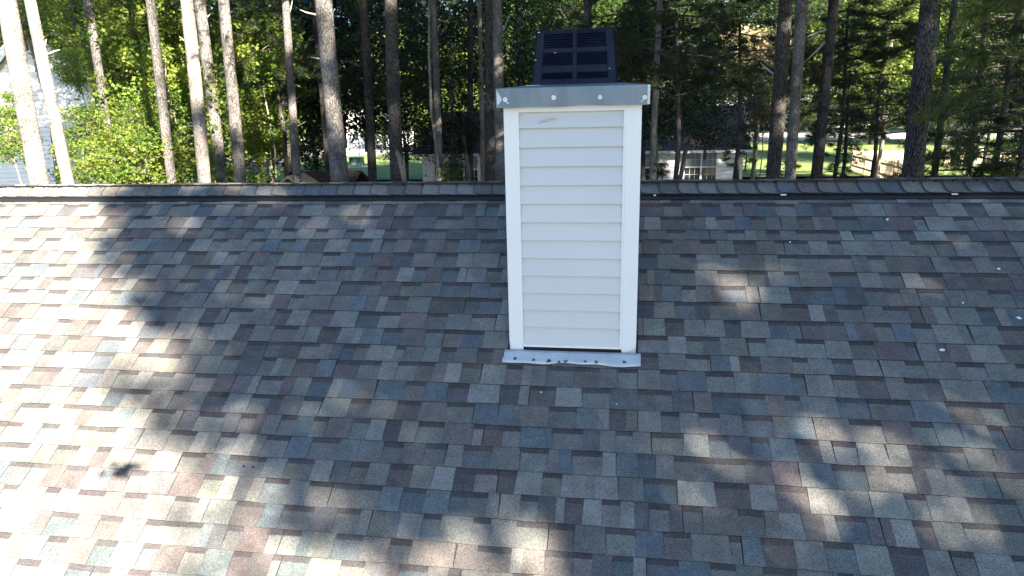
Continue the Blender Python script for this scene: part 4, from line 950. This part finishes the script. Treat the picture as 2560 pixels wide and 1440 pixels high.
# shed roofs just over the ridge
p = at(790, 437, 24); sd = empty('shed', (p.x, p.y+1.2, gz(p.x, p.y)-.1)); tag(sd, 'low garden shed with ribbed red brown roof, left of the thick grey trunk foot', 'shed')
h = p.z-sd.location.z; M['shedroof'] = noisy('ribbed_brown_roof', (.045, .026, .022), (.08, .045, .036), 5, .8, 0, .3, 20)
mb = MB(); mb.box((-1., -.9, 0), (1., .9, h-.45)); mb.build('wall', M['timber'], sd)
mb = MB()
for s_ in (-1, 1):
    P = [(-1.15, s_*1.1, h-.5), (1.15, s_*1.1, h-.5), (1.15, 0, h+.02), (-1.15, 0, h+.02)]; Q = [(a_, b_, c_-.05) for a_, b_, c_ in P]
    mb.add(P+Q, [(0,1,2,3),(7,6,5,4),(0,4,5,1),(1,5,6,2),(2,6,7,3),(3,7,4,0)])
for k in range(9): mb.tube([(-1.16, -1.1+k*.13, h-.49+k*.062), (1.16, -1.1+k*.13, h-.49+k*.062)], .018, 5)
mb.build('roof', M['shedroof'], sd)
p = at(704, 447, 23); sd = empty('playhouse', (p.x, p.y+.5, gz(p.x, p.y)-.1)); tag(sd, 'small tan gabled playhouse roof peeking over the ridge, left of the slender trunk', 'playhouse'); h = p.z-sd.location.z
mb = MB(); mb.prism([(-.4, 0), (.4, 0), (.4, h-.3), (0, h-.04), (-.4, h-.3)], lambda u, v, t: (u, t, v), 0, 1.); mb.build('wall', mat('dark_plank', (.05, .04, .03), .8), sd)
for s_ in (-1, 1):
    mb = MB(); mb.prism([(0, h-.03), (s_*.52, h-.36), (s_*.52, h-.29), (0, h+.05)], lambda u, v, t: (u, t, v), -.12, 1.1); mb.build('roof', M['timber'], sd)
# green utility box
p = atZ(893, 418, -4.4); ub = empty('utility_box', p); tag(ub, 'low green metal utility box on the lawn beside the road', 'utility box')
mb = MB(); mb.box((-.48, -.42, .1), (.48, .42, .75)); mb.build('cabinet', M['boxgreen'], ub, bevel=.03)
mb = MB(); mb.box((-.51, -.45, .752), (.51, .45, .80)); mb.build('lid', mat('pale_green_paint', (.13, .19, .15), .4), ub, bevel=.02)
mb = MB(); mb.box((-.8, -.7, -.05), (.8, .7, .098)); mb.build('concrete_pad', M['concrete'], ub)
mb = MB(); mb.box((-.3, -.445, .2), (.3, -.422, .68)); mb.build('door', M['boxgreen'], ub)

# picket fences
def fence(p0, p1, hgt, label, sp=.15):
    root = empty('picket_fence', p0); tag(root, label, 'fence'); d = p1-p0; Lf = d.length; d.normalize(); n_ = Vector((-d.y, d.x, 0)).normalized(); up = Vector((0, 0, 1))
    mt = Matrix((d, n_, up)).transposed().to_4x4()
    mb = MB(); k = int(Lf/sp)
    for i in range(k+1):
        x = i*sp; mb.add([mt @ Vector(v) for v in ((x, 0, .06), (x+.085, 0, .06), (x+.085, 0, hgt-.06), (x+.043, 0, hgt), (x, 0, hgt-.06), (x, .02, .06), (x+.085, .02, .06), (x+.085, .02, hgt-.06), (x+.043, .02, hgt), (x, .02, hgt-.06))],
               [(0,1,2,3,4),(9,8,7,6,5),(0,5,6,1),(1,6,7,2),(2,7,8,3),(3,8,9,4),(4,9,5,0)])
    mb.build('picket_panel', M['timber'], root)
    for z in (.3, hgt-.28): mb = MB(); mb.box((0, .021, z-.045), (Lf, .06, z+.045), 0, mt); mb.build('rail', M['timber'], root)
    for i in range(int(Lf/2.4)+1): mb = MB(); mb.box((i*2.4, .061, -.2), (i*2.4+.1, .16, hgt+.05), 0, mt); mb.build('post', M['timber'], root)
fence(atZ(2128, 423, -4.4), atZ(2300, 419, -4.4), 1.15, 'sunlit wooden picket fence running across beyond the lawn, left of the thickest trunk')
fence(atZ(2128, 425, -4.4), atZ(2290, 476, -4.4), 1.15, 'weathered picket fence coming towards the ridge, left of the thickest trunk')
fence(atZ(2360, 415, -4.4), atZ(2620, 405, -4.4), 1.15, 'wooden picket fence seen through dark branches at the right')

# cars
def car(p, ang, paint, label):
    root = empty('parked_car', p); root.rotation_euler = (0, 0, ang); tag(root, label, 'car')
    cm = mat('car_paint', paint, .25); cm.node_tree.nodes['Principled BSDF'].inputs['Coat Weight'].default_value = .6
    body = [(-2.2, .35), (-2.25, .7), (-2.1, .92), (-1.2, 1.0), (1.9, .98), (2.2, .85), (2.25, .45), (2.1, .3), (1.85, .3), (1.75, .58), (1.5, .68), (1.25, .58), (1.12, .28), (-1.02, .28), (-1.15, .58), (-1.4, .68), (-1.65, .58), (-1.78, .3)]
    mb = MB(); mb.prism(body, lambda u, v, t: (u, t, v), -.86, .86); bo = mb.build('body', cm, root, bevel=.05)
    cab = [(-1.25, .98), (-.55, 1.42), (.85, 1.45), (1.7, .98)]; mb = MB(); mb.prism(cab, lambda u, v, t: (u, t*(1-.22*(v-.98)), v), -.78, .78); mb.build('cabin', M['glass'], root, bevel=.03)
    mb = MB(); mb.prism([(-.6, 1.422), (.88, 1.452), (.8, 1.50), (-.5, 1.47)], lambda u, v, t: (u, t, v), -.68, .68); mb.build('roof', cm, root, bevel=.02)
    for x in (-1.4, 1.5):
        for s_ in (-1, 1):
            mb = MB(); mb.disc((x, s_*.80, .32), .32, .2, 'y', 20); wh_ = mb.build('wheel', M['rubber'], root)
            mb = MB(); mb.disc((x, s_*.905, .32), .20, .02, 'y', 14); mb.build('rim', M['rim'], wh_)
    for s_ in (-1, 1):
        mb = MB(); mb.box((-2.24, s_*.62-.16, .68), (-2.16, s_*.62+.16, .82)); mb.build('headlight', M['lamp'], root)
car(atZ(556, 392, -4.38), math.radians(-6), (.012, .03, .14), 'dark blue parked car by the road, half hidden behind the brownish trunk')
car(atZ(2372, 326, -4.38), math.radians(4), (.62, .66, .68), 'silver white parked car on the far street, behind the dark thin pines')
car(atZ(690, 372, -4.38), math.radians(-4), (.55, .56, .57), 'pale parked car far off beyond the road bend')

# ------------------------------------------------------------------ unseen trees behind the viewer, leaves placed by a shade map
HD = Vector((SUN.x, SUN.y, 0)).normalized(); UU = Vector((-HD.y, HD.x, 0)); TANE = math.tan(EL); H0 = 15.
edge_pts = [(440, 278), (500, 272), (560, 255), (600, 245), (660, 255), (700, 285), (730, 295), (770, 330), (800, 350), (830, 385), (870, 405), (905, 420), (950, 395), (1000, 345), (1040, 385), (1080, 450), (1120, 540), (1170, 590), (1220, 580), (1260, 610), (1300, 690), (1340, 800), (1380, 950), (1440, 1200), (1500, 1400)]
EY = np.array([e[0] for e in edge_pts]); EX = np.array([e[1] for e in edge_pts])
BL = [(480,1005,50,30,.6),(560,1060,90,25,.35),(650,715,60,22,.2),(480,840,50,20,.35),(850,985,60,30,.16),(900,1020,50,25,.16),(830,1240,60,25,.3),(820,1300,50,25,.45),(970,1360,110,30,.5),(1150,1390,150,45,.6),(1310,1370,100,60,.85),(1110,1085,60,22,.35),(1140,1150,30,25,.25),(1220,1330,60,30,.4),
 (1970,1022,60,14,.45),(2050,1028,50,14,.5),(1950,1070,80,18,.4),(2110,1078,100,22,.35),(1765,1105,35,28,.35),(2035,1125,35,20,.6),(2140,1128,40,20,.9),(2190,1150,50,18,.6),(2240,1200,70,22,.7),(1890,1175,24,25,.6),(2010,1240,50,25,.8),(1995,1170,40,14,.35),(1725,1230,50,32,.6),(2030,1300,40,28,.6),(2200,1280,50,18,.25),(1960,1385,55,25,.55),(2430,1320,40,25,.6),(2370,1025,40,15,.4),(2530,1200,30,40,.6),(2480,1100,60,14,.3),(2520,1410,40,30,.4),
 (1850,680,90,26,.25),(2060,1140,190,80,.2),(2350,1240,150,80,.18),(1750,1180,120,70,.15),(2450,1080,100,60,.1),(950,1380,200,60,.3),(1820,750,120,25,.14),(470,560,60,20,.18),(550,640,80,22,.1),(880,540,60,14,.35),(520,478,50,14,.5),(640,490,110,12,.3),(1020,510,60,12,.2),(1690,1330,60,22,.2),(1400,1060,50,18,.12)]
DK = [(335, 945, 62, 38, .85), (420, 1210, 40, 18, .6), (395, 1010, 30, 40, .7), (520, 1290, 70, 22, .5), (310, 560, 40, 60, .0)]
def litmap(px, py):
    xe = np.interp(py, EY, EX); soft = np.where(py > 1050, 38., 14.)
    l = 1/(1+np.exp((px-xe-18)/soft)); l = np.where((py > 1080) & (px > 380), l*.8, l)
    l = np.where(l > .93, 1., l)
    for cx, cy, rx, ry, a_ in DK: l = l*(1-a_*np.exp(-((px-cx)/rx)**2-((py-cy)/ry)**2))
    for cx, cy, rx, ry, a_ in BL: l = np.maximum(l, min(.9, a_*1.3)*np.exp(-((px-cx)/(rx*1.15))**2-((py-cy)/(ry*1.15))**2))
    return l
rs = np.random.RandomState(12)
def caster(n, u0, u1, z0, z1, cmax, size, mode):
    u = rs.uniform(u0, u1, n); z = rs.uniform(z0, z1, n); Q = np.outer(u, np.array(UU))+np.array(HD)*H0; Q[:, 2] = z
    S = np.array(SUN); no = np.array(NO); t = ((Q-np.array(OX))@no)/(S@no); Rp = Q-t[:, None]*S    # where the shade lands on our roof plane
    onroof = (Rp[:, 1] < 5.6) & (Rp[:, 1] > 1.0)
    w_ = Rp@FW; w_s = np.where(w_ > .3, w_, .3); px = 1280+F*(Rp@RT)/w_s; py = 720-F*(Rp@UP)/w_s
    lit = litmap(px, py); lit = np.where(py < 440, litmap(px, np.full_like(py, 450.)), lit)
    # rays that pass over our ridge reach the woods behind it: sunny at the left, shaded with gaps elsewhere
    g = .5+.5*np.sin(u*1.9+np.sin(z*1.3)*1.5)*np.sin(z*1.7+u*.6)+.35*np.sin(u*4.3+z*2.9)
    lw = np.where((u < 2.4) | ((u < 4.3) & (z > 14.8)) | ((u < 8) & (z > 17.5)), 1., np.where(u < 6.5, np.where(g > .8, .75, .06), np.where(g > 1.05, .8, .03)))
    lw = np.where((z < 8.2) & (u > .3), np.minimum(lw, .0), lw)        # leaves kept dense here to hold the chimney in shade
    lw = np.where((u > -4.5) & (u < .7) & (z > 17.2) & (z < 21.2), .1, lw)
    lit = np.where(onroof, lit, lw)
    tc = (Q[:, 1]-CY)/S[1]; Rc = Q-tc[:, None]*S; onch = (Rc[:, 0] > -.85) & (Rc[:, 0] < .3) & (Rc[:, 2] > -1.75) & (Rc[:, 2] < .6); lit = np.where(onch, .0, lit)
    cov = np.clip(-np.log(np.clip(lit, .012, 1)), 0, cmax)
    near = onroof | ((z < 9.8) & (u < 8))
    ok = (rs.random(n) < cov/cmax) & (near if mode == 'near' else onch if mode == 'chim' else ~near)
    return Q[ok], u[ok]
Qn, un = caster(150000, -2.5, 9., -1.2, 10.8, 5., .15, 'near')
Qx, ux = caster(14000, 1.0, 4.2, 3.4, 8.6, 5., .15, 'chim'); Qn = np.concatenate([Qn, Qx]); un = np.concatenate([un, ux])  # extra leaves added only to keep sun off the chimney
Qf, uf = caster(75000, 2.6, 30., .8, 20.5, 3.4, .34, 'far')
for a_ in ((5000, -4.5, .7, 17.2, 21.2, 3.4, .34, 'far'), (9000, 16., 27.5, 20.5, 27., 3.4, .34, 'far')):  # extra leaves added to shade the left house and middle lawn
    q_, u_ = caster(*a_); Qf = np.concatenate([Qf, q_]); uf = np.concatenate([uf, u_])
ctrs = [(2.2, 15.), (7.0, 17.), (12., 15.), (17.5, 17.), (23., 15.), (28.5, 16.)]
labs = ['leafy tree behind the viewer shading the edge of the sunny patch on the roof', 'tree behind the viewer shading the right half of the roof', 'third shading tree from the sunny edge, behind the viewer', 'fourth shading tree from the sunny edge, behind the viewer', 'fifth shading tree from the sunny edge, behind the viewer', 'farthest shading tree from the sunny edge, behind the viewer']
cu = np.array([c[0] for c in ctrs])
for i, ((uc, hc), lb) in enumerate(zip(ctrs, labs)):
    b0 = UU*uc+HD*hc; root = empty('shade_tree', (b0.x, b0.y, -5.8)); tag(root, lb, 'tree', 'trees behind the viewer that shade the roof')
    pn = Qn[np.argmin(np.abs(un[:, None]-cu), 1) == i]; pf = Qf[np.argmin(np.abs(uf[:, None]-cu), 1) == i]
    for P_, sz in ((pn, .17), (pf, .36)):
        if len(P_):
            P_ = P_+np.outer(rs.normal(0, 1.3, len(P_))/SUN.xy.length, np.array(SUN))-np.array(root.location)
            link('crown', leaves(P_, sz, rs, M['leaf_green'], 'crown', .0, LEAF4), root)
    mb = MB(); mb.tube([(0, 0, 0), (.1, .1, 8), (0, 0, 21)], [.3, .22, .06], 10); 
    if i > 0: mb.build('trunk', M['bark'], root, smooth=True)
    else:
        mb = MB(); mb.tube([(0, 0, 0), (.1, .1, 8), (0, 0, 25)], [.25, .2, .06], 10); mb.build('trunk', M['bark'], root, smooth=True)
